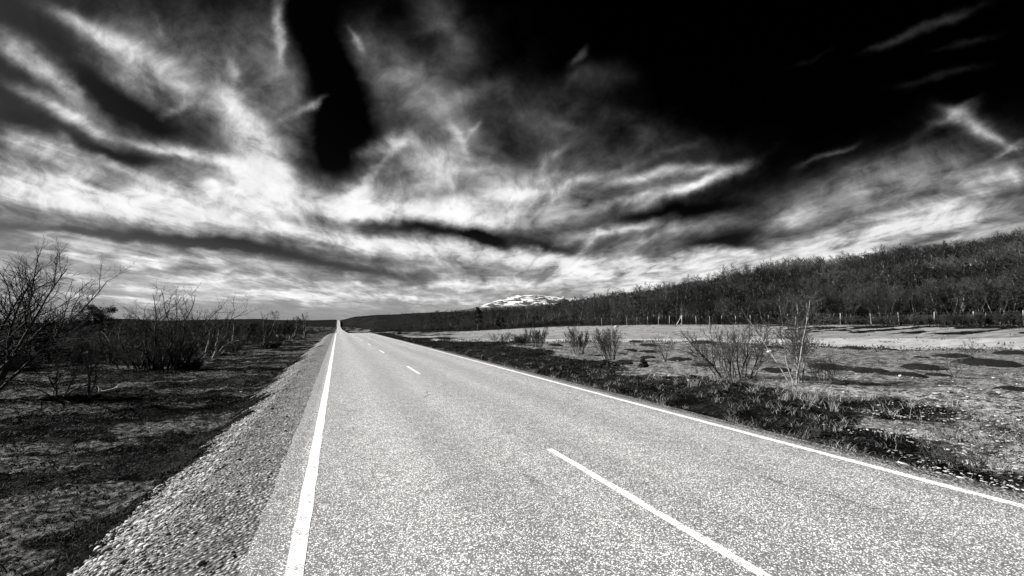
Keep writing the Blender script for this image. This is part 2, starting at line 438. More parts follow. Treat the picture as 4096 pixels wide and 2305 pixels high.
# ------------------------------------------------------------------ ground sheet (reaches past the far hills)
def m_ground():
    n = NT('ground_soil', 1.0, .0)
    p = n.pos()
    big = n.noise(p, .35, 4, .6); mid = n.noise(p, 1.7, 5, .62, .6); fine = n.noise(p, 11, 4, .65); grit = n.noise(p, 45, 2, .6)
    vor = n.voro(p, 7.0)
    sand, track, lich, dark, wood = [n.attr(k) for k in ('sand', 'track', 'lichen', 'heath', 'wood')]
    # dark crowberry heath with tan dead grass between
    k = n.math('ADD', n.math('MULTIPLY', mid, .55), n.math('ADD', n.math('MULTIPLY', fine, .35), n.math('MULTIPLY', big, .35)))
    heath = n.mix(n.sm(k, .56, .90), .005, .062)
    heath = n.mix(n.sm(n.noise(p, 26, 3, .7), .40, .68), n.math('MULTIPLY', heath, .35), n.math('MULTIPLY', heath, 1.7))
    # grey lichen plain: pale crusts, dark stems
    lk = n.math('ADD', n.math('MULTIPLY', fine, .6), n.math('ADD', n.math('MULTIPLY', mid, .5), n.math('MULTIPLY', grit, .22)))
    lplain = n.mix(n.sm(lk, .47, .84), .045, .31)
    lplain = n.math('MULTIPLY', lplain, n.mix(n.sm(n.noise(n.map(p, (1, 1, 1)), 3.3, 5, .72, .5), .40, .58), .34, 1.2))
    spots = n.sm(n.math('SUBTRACT', n.math('MULTIPLY_ADD', n.noise(p, 6.5, 4, .7, .8), .8, n.math('MULTIPLY', mid, .4)), n.math('MULTIPLY', vor, .15)), .51, .57)
    lplain = n.math('MULTIPLY', lplain, n.mix(n.attr('crust'), 1.0, .55))
    lplain = n.mix(n.math('MULTIPLY', spots, n.attr('crust')), lplain, n.mix(n.sm(grit, .35, .65), .36, .62))
    # pale dry sand field and the track over it
    st = n.noise(n.map(p, (.16, 1, 1), (0, 0, -.4)), 1.2, 5, .6)
    sk = n.mix(n.sm(st, .34, .66), .15, .31)
    sk = n.mix(n.sm(fine, .3, .8), n.math('MULTIPLY', sk, .8), n.math('MULTIPLY', sk, 1.12))
    tk = n.mix(n.sm(st, .34, .66), .30, .42)
    def ragged(a, amt=.5):
        return n.sm(n.math('ADD', a, n.math('MULTIPLY', n.math('SUBTRACT', n.math('MULTIPLY_ADD', mid, .6, n.math('MULTIPLY', big, .4)), .5), amt*2)), .38, .62)
    c = n.mix(ragged(lich, .8), n.mix(ragged(dark, .8), n.math('MULTIPLY', n.mix(n.sm(fine, .35, .7), .045, .19), n.mix(n.sm(n.noise(p, 5.5, 4, .7, .6), .42, .58), .22, 1.1)), heath), lplain)
    c = n.mix(ragged(sand, .55), c, sk)
    c = n.mix(ragged(track, .55), c, tk)
    wf = n.mix(n.sm(n.noise(p, .05, 5, .6), .35, .7), .006, .015)
    c = n.mix(wood, c, n.math('MULTIPLY', wf, n.mix(n.sm(n.noise(p, .9, 3, .6), .3, .7), .6, 1.5)))
    n.grey(c)
    hh = n.math('ADD', n.math('MULTIPLY', fine, .6), n.math('MULTIPLY', grit, .35))
    n.bump(hh, 1.0, .16)
    return n.m

# near edge of the pale field (columns of the view -> depth)
SB_PX = [1350, 1560, 1700, 2000, 2400, 2800, 3200, 3600, 4096]
SB_D = [90, 60, 50, 47, 46, 44, 38, 32.5, 31.5]
SB_A = [math.atan((p-2048)/FPX) for p in SB_PX]
SB_R = [d/math.cos(a) for d, a in zip(SB_D, SB_A)]

def build_ground():
    fov = np.radians(62)
    a1 = np.linspace(-fov, fov, 820)
    a2 = np.linspace(fov, 2*np.pi-fov, 80)[1:-1]
    a = np.concatenate([a1, a2]) + YAW
    r = np.concatenate([[0], np.exp(np.linspace(math.log(.9), math.log(9000), 430))])
    R, Aa = np.meshgrid(r, a, indexing='ij')
    X, Y = R*np.sin(Aa), R*np.cos(Aa)
    Z = H(X, Y)
    Z[0, :] = Z[1].mean()
    nr, na = R.shape
    i = np.arange(nr-1)[:, None]*na; j = np.arange(na)[None]; jn = (j+1) % na
    F = np.stack([i+j, i+na+j, i+na+jn, i+jn], -1).reshape(-1, 4)
    V = np.stack([X, Y, Z], -1).reshape(-1, 3)
    me = mk_mesh('ground', V, F, True)
    rr, aa = fields(X, Y)
    rt = np.interp(aa, A_, R_TOE)
    sb = np.interp(aa, SB_A, SB_R) + 2.2*fbm(X*.12, Y*.12, 3, 31)
    right = sstep(8, 12, X)*sstep(-.6, -.2, aa+.42)
    wob = fbm(X*.2, Y*.2, 3, 41)
    sand = sstep(-2, 2, rr-sb)*(1-sstep(-1.5, 1.5, rr-rt*.965))*right
    sand = sand*(1-.97*sstep(-.10, .10, fbm(X*.10, Y*.45, 3, 45)+.25*sstep(.80, .97, rr/rt))*sstep(.42, .62, aa)*sstep(.62, .74, rr/rt))     # dark tufts before the fence
    # towards the road the field breaks up into heath
    lowleft = 1-sstep(-.24, -.02, aa)
    sand = sand*(1-lowleft*sstep(-.26, -.08, fbm(X*.06, Y*.22, 3, 43))*.97)
    tw = np.interp(aa, SB_A, [10, 10, 5, 7, 8, 10, 13, 15, 14])
    track = sstep(-.5, 1.0, rr-sb)*(1-sstep(-1.5, 1.5, rr-sb-tw))*right*(1-sstep(.0, .3, lowleft-.72))
    ddr = X-ER
    edge = 2.5 + .38*np.clip(Y-1, 0, 9) + 5.0*fbm(X*.30, Y*.22, 4, 51) + .04*np.clip(Y-10, 0, 60)
    lich = sstep(-1.6, 2.4, ddr-edge)*sstep(-.7, -.35, aa+.30)
    lich = lich*(1-.75*sstep(26, 44, Y)*(1-sstep(6, 12, rr*0+np.abs(X)-12)))
    lich = lich*(1-.9*sstep(50, 85, rr)*lowleft)*(1-.95*sstep(.60, .68, rr/rt))
    crust = sstep(1.2, 3.0, ddr)*(1-sstep(9, 24, rr)*.85)*sstep(-.25, .08, fbm(X*.5, Y*.5, 3, 61)+.10)
    heath = np.where(ddr > 0, 1-sstep(0, 1, lich), sstep(-.16, .08, fbm(X*.40+Y*.10, Y*.8, 4, 71)+.05-.10*sstep(-6, -3, X)+.25*sstep(-3.2, -2.4, X)))
    wood = sstep(-3, 3, rr-rt)*(1-0*rr)
    for k, v in (('sand', sand), ('track', track), ('lichen', lich), ('heath', heath), ('wood', wood), ('crust', crust)):
        at_ = me.attributes.new(k, 'FLOAT', 'POINT')
        at_.data.foreach_set('value', np.ascontiguousarray(v.ravel(), np.float32))
    tag(obj('ground', me, m_ground()), kind='structure')
build_ground()

# ------------------------------------------------------------------ road
def m_asphalt():
    n = NT('asphalt', .75, .35)
    p = n.pos()
    sep = n.n('ShaderNodeSeparateXYZ'); n.link(p, sep.inputs[0])
    X = sep.outputs[0]
    v = n.n('ShaderNodeTexVoronoi'); n.link(p, v.inputs['Vector']); v.inputs['Scale'].default_value = 78
    s2 = n.n('ShaderNodeSeparateColor'); n.link(v.outputs['Color'], s2.inputs[0])
    chip = s2.outputs[0]
    edge = n.sm(v.outputs['Distance'], .30, .62)
    chipv = n.math('POWER', chip, 1.7)
    a = n.noise(p, 26, 3, .6); b = n.noise(p, 4, 4, .6); big = n.noise(n.map(p, (1, .12, 1)), 1.1, 4, .6)
    base = n.mix(chipv, .15, 1.15)
    base = n.mix(edge, base, .13)
    base = n.math('MULTIPLY', base, n.mix(n.sm(a, .3, .7), .72, 1.28))
    base = n.math('MULTIPLY', base, n.mix(n.sm(b, .3, .7), .88, 1.12))
    # polished wheel tracks run a little paler, lane centres and edges darker
    w = n.math('MULTIPLY', n.math('COSINE', n.math('MULTIPLY', n.math('SUBTRACT', X, .75), 2*math.pi/1.58)), .10)
    base = n.math('MULTIPLY', base, n.math('ADD', n.math('ADD', w, 1.0), n.math('MULTIPLY', n.math('SUBTRACT', big, .5), .42)))
    # dusty verge strip outside the lines
    rim = n.math('MAXIMUM', n.sm(X, XR+.07, XR+.16), n.sm(n.math('MULTIPLY', X, -1), -XL+.10, -XL+.2))
    base = n.math('MULTIPLY', base, n.mix(rim, 1.0, .72))
    # fine cracks
    cr = n.n('ShaderNodeTexVoronoi', feature='DISTANCE_TO_EDGE'); n.link(n.map(p, (1, .35, 1)), cr.inputs['Vector']); cr.inputs['Scale'].default_value = .45
    cw = n.n('ShaderNodeVectorMath', operation='MULTIPLY_ADD'); n.link(n.n('ShaderNodeTexNoise').outputs['Color'], cw.inputs[0])
    n.link(p, cw.inputs[0].links[0].from_node.inputs['Vector']); cw.inputs[0].links[0].from_node.inputs['Scale'].default_value = 1.4
    cw.inputs[1].default_value = (.8, .8, 0); n.link(p, cw.inputs[2])
    n.link(n.map(cw.outputs[0], (.8, .16, 0)), cr.inputs['Vector'])
    crack = n.math('MULTIPLY', n.math('SUBTRACT', 1, n.sm(cr.outputs['Distance'], .002, .007)), n.sm(n.noise(p, .5, 2), .50, .60))
    base = n.math('MULTIPLY', base, n.mix(crack, 1.0, .6))
    stain = n.sm(n.noise(n.map(p, (1, .3, 1)), .8, 5, .7), .60, .75)
    base = n.math('MULTIPLY', base, n.mix(stain, 1.0, .80))
    n.grey(base)
    n.bump(n.math('MULTIPLY_ADD', n.math('SUBTRACT', 1, edge), .5, n.math('MULTIPLY', chip, .5)), .55, .006)
    return n.m

def m_paint():
    n = NT('road_paint', .6, .3)
    p = n.pos()
    f = n.noise(p, 60, 3, .65); g = n.noise(p, 7, 4, .6)
    k = n.math('ADD', n.math('MULTIPLY', f, .75), n.math('MULTIPLY', g, .35))
    n.grey(n.mix(n.sm(k, .43, .57), .20, .78))
    n.bump(f, .4, .004)
    return n.m

def strip(name, x0, x1, ys, dz, m, parent=None, nx=2, jag=0.0, seed=0):
    ys = np.asarray(ys, float)
    t = np.linspace(0, 1, nx)
    X = (x0 + (x1-x0)*t)[None, :] + 0*ys[:, None]
    if jag:
        X[:, 0] += jag*fbm(ys*2.1, ys*0+seed, 3, seed); X[:, -1] += jag*fbm(ys*2.3, ys*0+seed+9, 3, seed+1)
    Yg = ys[:, None]+0*X
    Z = road_z(Yg)+dz
    na = nx
    i = np.arange(len(ys)-1)[:, None]*na; j = np.arange(na-1)[None]
    F = np.stack([i+j, i+j+1, i+na+j+1, i+na+j], -1).reshape(-1, 4)
    me = mk_mesh(name, np.stack([X, Yg, Z], -1).reshape(-1, 3), F, True)
    return obj(name, me, m, parent)

yr = np.concatenate([np.linspace(-60, 30, 900), np.linspace(30.4, 130, 300), np.linspace(132, 1745, 400)])
road = tag(strip('road', EL, ER, yr, 0.0, m_asphalt(), None, 5, .035, 3), kind='structure')
PAINT = m_paint()
yl = np.concatenate([np.linspace(-55, 30, 700), np.linspace(30.4, 130, 200), np.linspace(132, 900, 200)])
strip('edge_line', XL-.065, XL+.065, yl, .004, PAINT, road, 2, .010, 5)
strip('edge_line', XR-.06, XR+.06, yl, .004, PAINT, road, 2, .010, 6)
for fe in [-18.4, -6.4, 5.55, 18.6, 30.7, 41.8, 53.4, 65.2, 77, 89]:
    x = XC - .0045*max(fe-5, 0)
    strip('centre_dash', x-.048, x+.048, np.linspace(fe-(3.5 if fe == 5.55 else 3.1), fe, 60), .004, PAINT, road, 2, .008, int(fe)+70)

# gravel banks on both sides of the asphalt
def m_gravel():
    n = NT('gravel', .9, .2)
    p = n.pos()
    v = n.n('ShaderNodeTexVoronoi'); n.link(p, v.inputs['Vector']); v.inputs['Scale'].default_value = 30
    s2 = n.n('ShaderNodeSeparateColor'); n.link(v.outputs['Color'], s2.inputs[0])
    a = n.noise(p, 3.0, 4, .6); f = n.noise(p, 70, 3, .6)
    c = n.mix(n.math('POWER', s2.outputs[0], 1.5), .07, .40)
    c = n.mix(n.sm(v.outputs['Distance'], .35, .7), c, .05)
    c = n.math('MULTIPLY', c, n.mix(n.sm(a, .3, .7), .62, 1.2))
    c = n.math('MULTIPLY', c, n.mix(n.sm(f, .3, .7), .8, 1.2))
    n.grey(c)
    n.bump(n.math('SUBTRACT', 1, v.outputs['Distance']), .9, .03)
    return n.m
GRAVEL = m_gravel()
def bankw(y): return 1.5 + 1.0*fbm(y*.45, y*0, 4, 13) + .35*fbm(y*1.9, y*0, 2, 14)
def bank(left):
    ys = np.concatenate([np.linspace(-20, 30, 800), np.linspace(30.3, 140, 300), np.linspace(142, 1740, 300)])
    n = 26 if left else 9
    t = np.linspace(0, 1, n)
    if left:
        w = bankw(ys)
        X = EL + .03 - t[None]*(w[:, None])
        Y = ys[:, None]+0*X
        d = EL - X
        Z = road_z(Y) - .012 - np.where(d < .75, .06*d, .045+(d-.75)*.50) + .035*fbm(X*3, Y*3, 3, 15)*np.clip(d*1.2, 0, 1)
        Z = Z - .16*sstep(.92, 1, t)[None]
    else:
        w = .48 + .10*fbm(ys*.5, ys*0, 4, 16)
        X = ER - .03 + t[None]*w[:, None]
        Y = ys[:, None]+0*X
        d = X - ER
        Z = road_z(Y) - .010 - .07*np.clip(d, 0, 9) - .10*sstep(.85, 1, t)[None]
    i = np.arange(len(ys)-1)[:, None]*n; j = np.arange(n-1)[None]
    F = np.stack([i+j, i+j+1, i+n+j+1, i+n+j], -1).reshape(-1, 4)
    if left: F = F[:, ::-1]
    me = mk_mesh('road_verge', np.stack([X, Y, Z], -1).reshape(-1, 3), F, True)
    tag(obj('road_verge', me, GRAVEL), kind='structure')
bank(True); bank(False)

# ------------------------------------------------------------------ loose stones, heath twigs, grass (nobody could count them)
def ico():
    t = (1+5**.5)/2
    V = np.array([(-1, t, 0), (1, t, 0), (-1, -t, 0), (1, -t, 0), (0, -1, t), (0, 1, t), (0, -1, -t), (0, 1, -t), (t, 0, -1), (t, 0, 1), (-t, 0, -1), (-t, 0, 1)], float)
    V /= np.linalg.norm(V[0])
    F = np.array([(0, 11, 5), (0, 5, 1), (0, 1, 7), (0, 7, 10), (0, 10, 11), (1, 5, 9), (5, 11, 4), (11, 10, 2), (10, 7, 6), (7, 1, 8), (3, 9, 4), (3, 4, 2), (3, 2, 6), (3, 6, 8), (3, 8, 9), (4, 9, 5), (2, 4, 11), (6, 2, 10), (8, 6, 7), (9, 8, 1)])
    return V, F
ICO = ico()

def rot_rand(n, rng):
    q = rng.normal(size=(n, 4)); q /= np.linalg.norm(q, axis=1)[:, None]
    w, x, y, z = q.T
    return np.stack([1-2*(y*y+z*z), 2*(x*y-z*w), 2*(x*z+y*w), 2*(x*y+z*w), 1-2*(x*x+z*z), 2*(y*z-x*w), 2*(x*z-y*w), 2*(y*z+x*w), 1-2*(x*x+y*y)], -1).reshape(n, 3, 3)

def scatter_stones(name, x, y, z, size, m, rng):
    n = len(x)
    V0, F0 = ICO
    V = V0[None]*(1+rng.uniform(-.28, .28, (n, 12, 1)))
    V = V*rng.uniform(.55, 1.25, (n, 1, 3))
    V = np.einsum('nij,nkj->nki', rot_rand(n, rng), V)
    V[:, :, 2] *= .7
    V = V*size[:, None, None] + np.stack([x, y, z], -1)[:, None]
    F = F0[None] + (np.arange(n)*12)[:, None, None]
    return tag(obj(name, mk_mesh(name, V.reshape(-1, 3), F.reshape(-1, 3)), m), kind='stuff')

def m_stone():
    n = NT('stone', .85, .25)
    g = n.n('ShaderNodeNewGeometry').outputs['Random Per Island']
    f = n.noise(n.pos(), 60, 3, .6)
    c = n.mix(n.math('POWER', g, 1.4), .10, .50)
    n.grey(n.math('MULTIPLY', c, n.mix(f, .7, 1.3)))
    return n.m
rng = np.random.default_rng(21)
N = 48000
y = 1.0 + 38*rng.random(N)**2.3
d = np.where(rng.random(N) < .72, rng.triangular(.45, 1.25, 1.78, N), rng.uniform(.1, 1.8, N))
d = d*bankw(y)/1.68
x = EL - d
z = road_z(y) - .012 - np.where(d < .75, .06*d, .045+(d-.75)*.50) + .035*fbm(x*3, y*3, 3, 15)*np.clip(d*1.2, 0, 1)
size = np.exp(rng.normal(math.log(.0098), .50, N))*np.where(d > .8, 1.15, .7)
z = z + size*.25
tag(scatter_stones('gravel_stones', x, y, z, np.clip(size, .004, .045), m_stone(), rng), 'loose crushed stones covering the gravel bank left of the road', 'gravel')

def blades(x, y, z, h, w, lean, rng, curve=.35):
    """two-segment blades; returns V, F"""
    n = len(x)
    a = rng.uniform(0, 2*np.pi, n)
    t = np.stack([np.cos(a), np.sin(a), 0*a], -1)
    b = rng.uniform(0, 2*np.pi, n)
    L = np.stack([np.cos(b)*lean, np.sin(b)*lean, np.ones(n)], -1)
    L /= np.linalg.norm(L, axis=1)[:, None]
    p0 = np.stack([x, y, z], -1)
    p1 = p0 + L*(h*.5)[:, None]
    L2 = L + np.stack([np.cos(b)*curve, np.sin(b)*curve, -.15+0*b], -1)
    L2 /= np.linalg.norm(L2, axis=1)[:, None]
    p2 = p1 + L2*(h*.5)[:, None]
    hw = (w*.5)[:, None]
    V = np.stack([p0-t*hw, p0+t*hw, p1+t*hw*.75, p1-t*hw*.75, p2+t*hw*.12, p2-t*hw*.12], 1)
    k = (np.arange(n)*6)[:, None]
    F = np.concatenate([k+np.array([[0, 1, 2, 3]]), k+np.array([[3, 2, 4, 5]])])
    return V.reshape(-1, 3), F

def m_island(name, lo, hi, p=1.0, rough=.9):
    n = NT(name, rough, .1)
    g = n.n('ShaderNodeNewGeometry').outputs['Random Per Island']
    n.grey(n.mix(n.math('POWER', g, p), lo, hi))
    return n.m

def heath_twigs():
    rng = np.random.default_rng(5)
    xs, ys = [], []
    n = 24000                                          # clump centres, thinning with distance
    cy = -1 + 45*rng.random(n)**1.7
    cx = np.where(rng.random(n) < .7, -2.25 - 12*rng.random(n)**1.2, ER + .55 + 9*rng.random(n)**1.5)
    right = cx > 0
    nz = fbm(cx*.5, cy*.5, 3, 81)
    keep = (nz > np.where(right, .03, -.08)) | (rng.random(n) < np.where(right, .22, .4))
    rr, aa = fields(cx, cy)
    keep &= (np.abs(aa) < 1.05) & (rr > 2.4)
    edge = 2.5 + .38*np.clip(cy-1, 0, 9) + 5.0*fbm(cx*.30, cy*.22, 4, 51) + .04*np.clip(cy-10, 0, 60)
    keep &= (~right) | (cx-ER < edge+rng.normal(0, 1.3, n)) | (rng.random(n) < .10)
    cx, cy = cx[keep], cy[keep]
    ty = 1.2 + 40*rng.random(5200)**1.6; td = rng.uniform(.35, 1.9, 5200)      # turf tongues creeping up the gravel
    tk = (fbm(td*1.3, ty*.55, 3, 87) + .16*(td-1.1) > .14)
    cx = np.concatenate([cx, EL-td[tk]]); cy = np.concatenate([cy, ty[tk]])
    k = 20
    x = (cx[:, None] + rng.normal(0, .10, (len(cx), k))).ravel()
    y = (cy[:, None] + rng.normal(0, .13, (len(cx), k))).ravel()
    ok = (x < EL-.3) | (x > ER+.42)
    x, y = x[ok], y[ok]
    z = H(x, y) - .015
    r = np.hypot(x, y)
    h = rng.uniform(.05, .15, len(x))*np.where(x > 0, .75, .62)
    w = rng.uniform(.005, .012, len(x))*(1+r/11)
    V, F = blades(x, y, z, h, w, rng.uniform(.5, 2.2, len(x)), rng, .9)
    tag(obj('heath_twigs', mk_mesh('heath_twigs', V, F), m_island('heath_leaf', .006, .075, 2.2)), 'low dark heather and crowberry twigs along both road banks', 'heather', kind='stuff')
heath_twigs()

def dry_grass():
    rng = np.random.default_rng(6)
    P = []
    for (px, py, n, sp) in [(2960, 1535, 10, .8), (3060, 1540, 8, .7), (3230, 1570, 16, .9), (3300, 1600, 12, .8), (3130, 1620, 10, 1.), (3400, 1640, 8, 1.), (2750, 1560, 8, 1.), (2600, 1520, 8, 1.), (2450, 1500, 6, 1.), (2330, 1520, 6, 1.), (2250, 1490, 6, 1), (3500, 1700, 9, .9), (3700, 1780, 8, .8), (3600, 1620, 6, .8), (3250, 1640, 10, .7), (1500, 1385, 5, 1.5), (2050, 1440, 6, 1.2)]:
        X, Y, _ = at(px, py)
        for _ in range(n): P.append((X+rng.normal(0, sp), Y+rng.normal(0, sp)))
    for _ in range(150):                              # tufts along the right verge and over the plain
        yy = 1 + 34*rng.random()**1.4
        P.append((ER+.5+rng.random()**2*2.2, yy))
    for _ in range(1500):
        yy = 1 + 40*rng.random()**1.4
        P.append((-2.6-rng.random()*9, yy))
    P = np.array(P)
    k = 26
    s = rng.uniform(.5, 1.2, len(P))
    x = (P[:, 0:1]+rng.normal(0, .07, (len(P), k))).ravel(); y = (P[:, 1:2]+rng.normal(0, .07, (len(P), k))).ravel()
    ok = (x < EL-1.5) | (x > ER+.4)
    h = (rng.uniform(.10, .42, (len(P), k))*s[:, None]*np.where(P[:, 0:1] < 0, .26, np.where(P[:, 0:1] < ER+2.8, .55, 1.0))).ravel()
    x, y, h = x[ok], y[ok], h[ok]
    r = np.hypot(x, y)
    V, F = blades(x, y, H(x, y)-.01, h, (.0024*(1+r/8)), rng.uniform(.2, .9, len(x)), rng, .6)
    tag(obj('dry_grass', mk_mesh('dry_grass', V, F), m_island('straw', .07, .42, 1.5)), 'thin tufts of bleached dry grass on the road banks', 'grass', kind='stuff')
dry_grass()

def lichen_crust():
    rng = np.random.default_rng(8)
    n = 30000
    r0 = 4 + 22*rng.random(n)**1.1; a0 = rng.uniform(.02, .95, n)
    x, y = r0*np.sin(a0+YAW), r0*np.cos(a0+YAW)
    ed = 2.5 + .38*np.clip(y-1, 0, 9) + 5.0*fbm(x*.30, y*.22, 4, 51) + .04*np.clip(y-10, 0, 60)
    nz = fbm(x*.9, y*.9, 3, 62) + .6*fbm(x*.35, y*.35, 2, 63)
    keep = (x-ER > ed-1.2) & (nz > .06) & (rng.random(n) < np.clip(1.35-r0/18, .12, 1))
    x, y = x[keep], y[keep]; r = np.hypot(x, y)
    size = np.exp(rng.normal(math.log(.0095), .5, len(x)))*(1+r/30)
    V0, F0 = ICO
    m = len(x)
    V = V0[None]*(1+rng.uniform(-.3, .3, (m, 12, 1)))*np.array([1.3, 1.3, .4])
    V = V*size[:, None, None]+np.stack([x, y, H(x, y)+.004], -1)[:, None]
    F = F0[None]+(np.arange(m)*12)[:, None, None]
    tag(obj('lichen_tufts', mk_mesh('lichen_tufts', V.reshape(-1, 3), F.reshape(-1, 3)), m_island('lichen_white', .12, .46)), 'pale reindeer lichen tufts scattered over the plain right of the road', 'lichen', kind='stuff')
lichen_crust()

# ------------------------------------------------------------------ bare trees and shrubs
class Spec:
    def __init__(s, **k): s.__dict__.update(k)

def norm3(x, y, z):
    l = math.sqrt(x*x+y*y+z*z) or 1
    return x/l, y/l, z/l

def grow(rd, out, p, d, L, r, lv, sp, bias=(0, 0, 0)):
    n = sp.seg[lv]; st = L/n
    pts = [p]; dirs = [d]
    wob, up = sp.wob[lv], sp.up[lv]
    for i in range(n):
        d = norm3(d[0]+rd.gauss(0, wob)+bias[0], d[1]+rd.gauss(0, wob)+bias[1], d[2]+rd.gauss(0, wob*.8)+up+bias[2])
        p = (p[0]+d[0]*st, p[1]+d[1]*st, p[2]+d[2]*st)
        pts.append(p); dirs.append(d)
    tip = sp.tip[lv]
    rad = [r*(1-(1-tip)*i/n) for i in range(n+1)]
    out[lv].append((pts, rad))
    if lv+1 >= len(sp.seg): return
    k = sp.kids[lv]
    k = max(1, int(round(k*rd.uniform(.75, 1.25)*(L/sp.Lref[lv] if sp.Lref[lv] else 1))))
    t0 = sp.t0[lv]
    for j in range(k):
        t = t0+(1-t0)*(j+rd.random())/k
        q = min(t*n, n-1e-6); i = int(q); f = q-i
        a, b = pts[i], pts[i+1]
        o = tuple(a[m]+(b[m]-a[m])*f for m in range(3))
        dd = dirs[i+1]
        an = math.radians(sp.ang[lv])*rd.uniform(.6, 1.35)
        rx, ry, rz = rd.gauss(0, 1), rd.gauss(0, 1), rd.gauss(0, 1)
        dt = rx*dd[0]+ry*dd[1]+rz*dd[2]
        qx, qy, qz = norm3(rx-dt*dd[0], ry-dt*dd[1], rz-dt*dd[2])
        c, s_ = math.cos(an), math.sin(an)
        cd = (dd[0]*c+qx*s_, dd[1]*c+qy*s_, dd[2]*c+qz*s_)
        rr = rad[i]*(1-f)+rad[i+1]*f
        grow(rd, out, o, cd, L*sp.ratio[lv]*(1.25-.75*t)*rd.uniform(.6, 1.25), min(rr*.72, r*sp.rr[lv]), lv+1, sp, tuple(q*.5 for q in bias))

def tubes_mesh(name, tubes, sides):
    V, F, n = [], [], 0
    for pts, rad in tubes:
        v, f = tube(np.array(pts), np.array(rad), sides)
        V.append(v); F.append(f+n); n += len(v)
    return mk_mesh(name, np.concatenate(V), np.concatenate(F), sides > 4)

def tubes_arr(tubes, sides):
    V, F, n = [], [], 0
    for pts, rad in tubes:
        v, f = tube(np.array(pts), np.array(rad), sides)
        V.append(v); F.append(f+n); n += len(v)
    return np.concatenate(V), np.concatenate(F)

BARK_W = m_bark('birch_bark', .05, .42, .36, .56, 7)         # white bark with dark rough patches
BARK_G = m_bark('grey_bark', .035, .20, .38, .62, 8)
BARK_D = m_noise('dark_bark', .022, .09, 9, 3, .35, .65)
TWIG = m_noise('twig', .03, .09, 4, 3, .35, .65)
TWIG_P = m_noise('pale_twig', .055, .15, 4, 3, .35, .65)

def shrub_arrays(seed, sp, stems):
    """stems: (base offset, direction, length, radius, bias)"""
    rd = random.Random(seed)
    out = [[] for _ in sp.seg]
    for o, d, L, r, b in stems:
        grow(rd, out, o, norm3(*d), L, r, 0, sp, b)
    return out

def place_shrub(name, label, cat, px, py, out, bark, twig, group=None, loc=None, sides=(7, 4, 3, 3), trunk_name='trunk', crown_name='crown'):
    if loc is None:
        X, Y, d = at(px, py)
        loc = (X, Y, H1(X, Y)-.04)
    t = thing(name, label, cat, loc, 0, group)
    me = tubes_mesh(trunk_name, out[0], sides[0])
    obj(trunk_name, me, bark, t)
    V, F, n = [], [], 0
    for lv in range(1, len(out)):
        if not out[lv]: continue
        v, f = tubes_arr(out[lv], 4 if sides[lv] == 4 else 3)
        if f.shape[1] == 4 and sides[lv] == 3: pass
        V.append(v); F.append(f+n); n += len(v)
    if V: obj(crown_name, mk_mesh(crown_name, np.concatenate(V), np.concatenate(F)), twig, t)
    return t

RIGHT = (CY_, -SY_, 0.0)                                       # direction across the view
FWD = (SY_, CY_, 0.0)
def rd_dir(rx, fz, up):                                        # right / away / up
    return (RIGHT[0]*rx+FWD[0]*fz, RIGHT[1]*rx+FWD[1]*fz, up)

birch = Spec(seg=[9, 6, 4, 3], wob=[.09, .14, .17, .2], up=[.03, .05, .03, .02], kids=[11, 7, 4], ang=[42, 40, 38], ratio=[.42, .42, .45], rr=[.42, .5, .6], t0=[.25, .2, .15], tip=[.22, .3, .4, .5], Lref=[0, 0, 0])
gnarl = Spec(seg=[10, 7, 4, 3], wob=[.17, .24, .26, .25], up=[.03, .03, .03, .02], kids=[9, 7, 5], ang=[48, 46, 42], ratio=[.42, .45, .45], rr=[.45, .5, .55], t0=[.35, .2, .15], tip=[.2, .3, .4, .5], Lref=[0, 0, 0])
willow = Spec(seg=[8, 5, 3], wob=[.07, .10, .12], up=[.05, .08, .05], kids=[9, 5], ang=[30, 28], ratio=[.42, .5], rr=[.45, .55], t0=[.22, .15], tip=[.2, .3, .4], Lref=[0, 0])

def fan(rd, n, w, spread, L, r, lean=0.0, back=.5, upb=0.0, fw=.5):
    st = []
    for i in range(n):
        u = (i+.5)/n*2-1 + rd.uniform(-.12, .12)
        o = rd_dir(u*w, rd.uniform(-fw, fw)*w, 0)
        d = rd_dir(u*spread+lean, rd.uniform(-back, back)*spread, 1)
        st.append((o, d, L*rd.uniform(.72, 1.08), r*rd.uniform(.6, 1.1), rd_dir(0, 0, upb)))
    return st

# --- left of the road
BARK_B = m_bark('dark_birch_bark', .012, .20, .50, .66, 6)
TWIG_B = m_noise('black_twig', .008, .035, 4, 3, .35, .65)
rd = random.Random(11)
st = [(rd_dir(0, 0, 0), rd_dir(.56, .0, 1), 5.4, .06, rd_dir(.008, 0, -.004)),
      (rd_dir(.1, .1, 0), rd_dir(.50, .2, 1), 5.3, .055, rd_dir(.004, 0, 0)),
      (rd_dir(-.1, .1, 0), rd_dir(.42, .1, 1), 5.4, .06, rd_dir(0, 0, 0)),
      (rd_dir(-.3, .3, 0), rd_dir(.12, .2, 1), 5.6, .055, rd_dir(0, 0, 0)),
      (rd_dir(-.2, -.2, 0), rd_dir(.55, -.2, 1), 4.4, .06, rd_dir(.01, 0, -.01)),
      (rd_dir(-.5, .1, 0), rd_dir(-.2, .1, 1), 5.2, .07, rd_dir(0, 0, 0)),
      (rd_dir(.05, -.1, 0), rd_dir(.6, -.1, 1), 2.4, .04, rd_dir(-.01, 0, .01)),
      (rd_dir(.1, .25, 0), rd_dir(.42, .3, 1), 4.2, .055, rd_dir(.01, 0, -.01))]
gA = Spec(**{**birch.__dict__, 'kids': [14, 9, 6], 'wob': [.10, .17, .2, .22]})
place_shrub('leaning_birch', 'dark bare birch of several stems leaning right across the left edge of the view', 'tree', -75, 1600, shrub_arrays(1, gA, st), BARK_D, TWIG_B)
rd = random.Random(12)
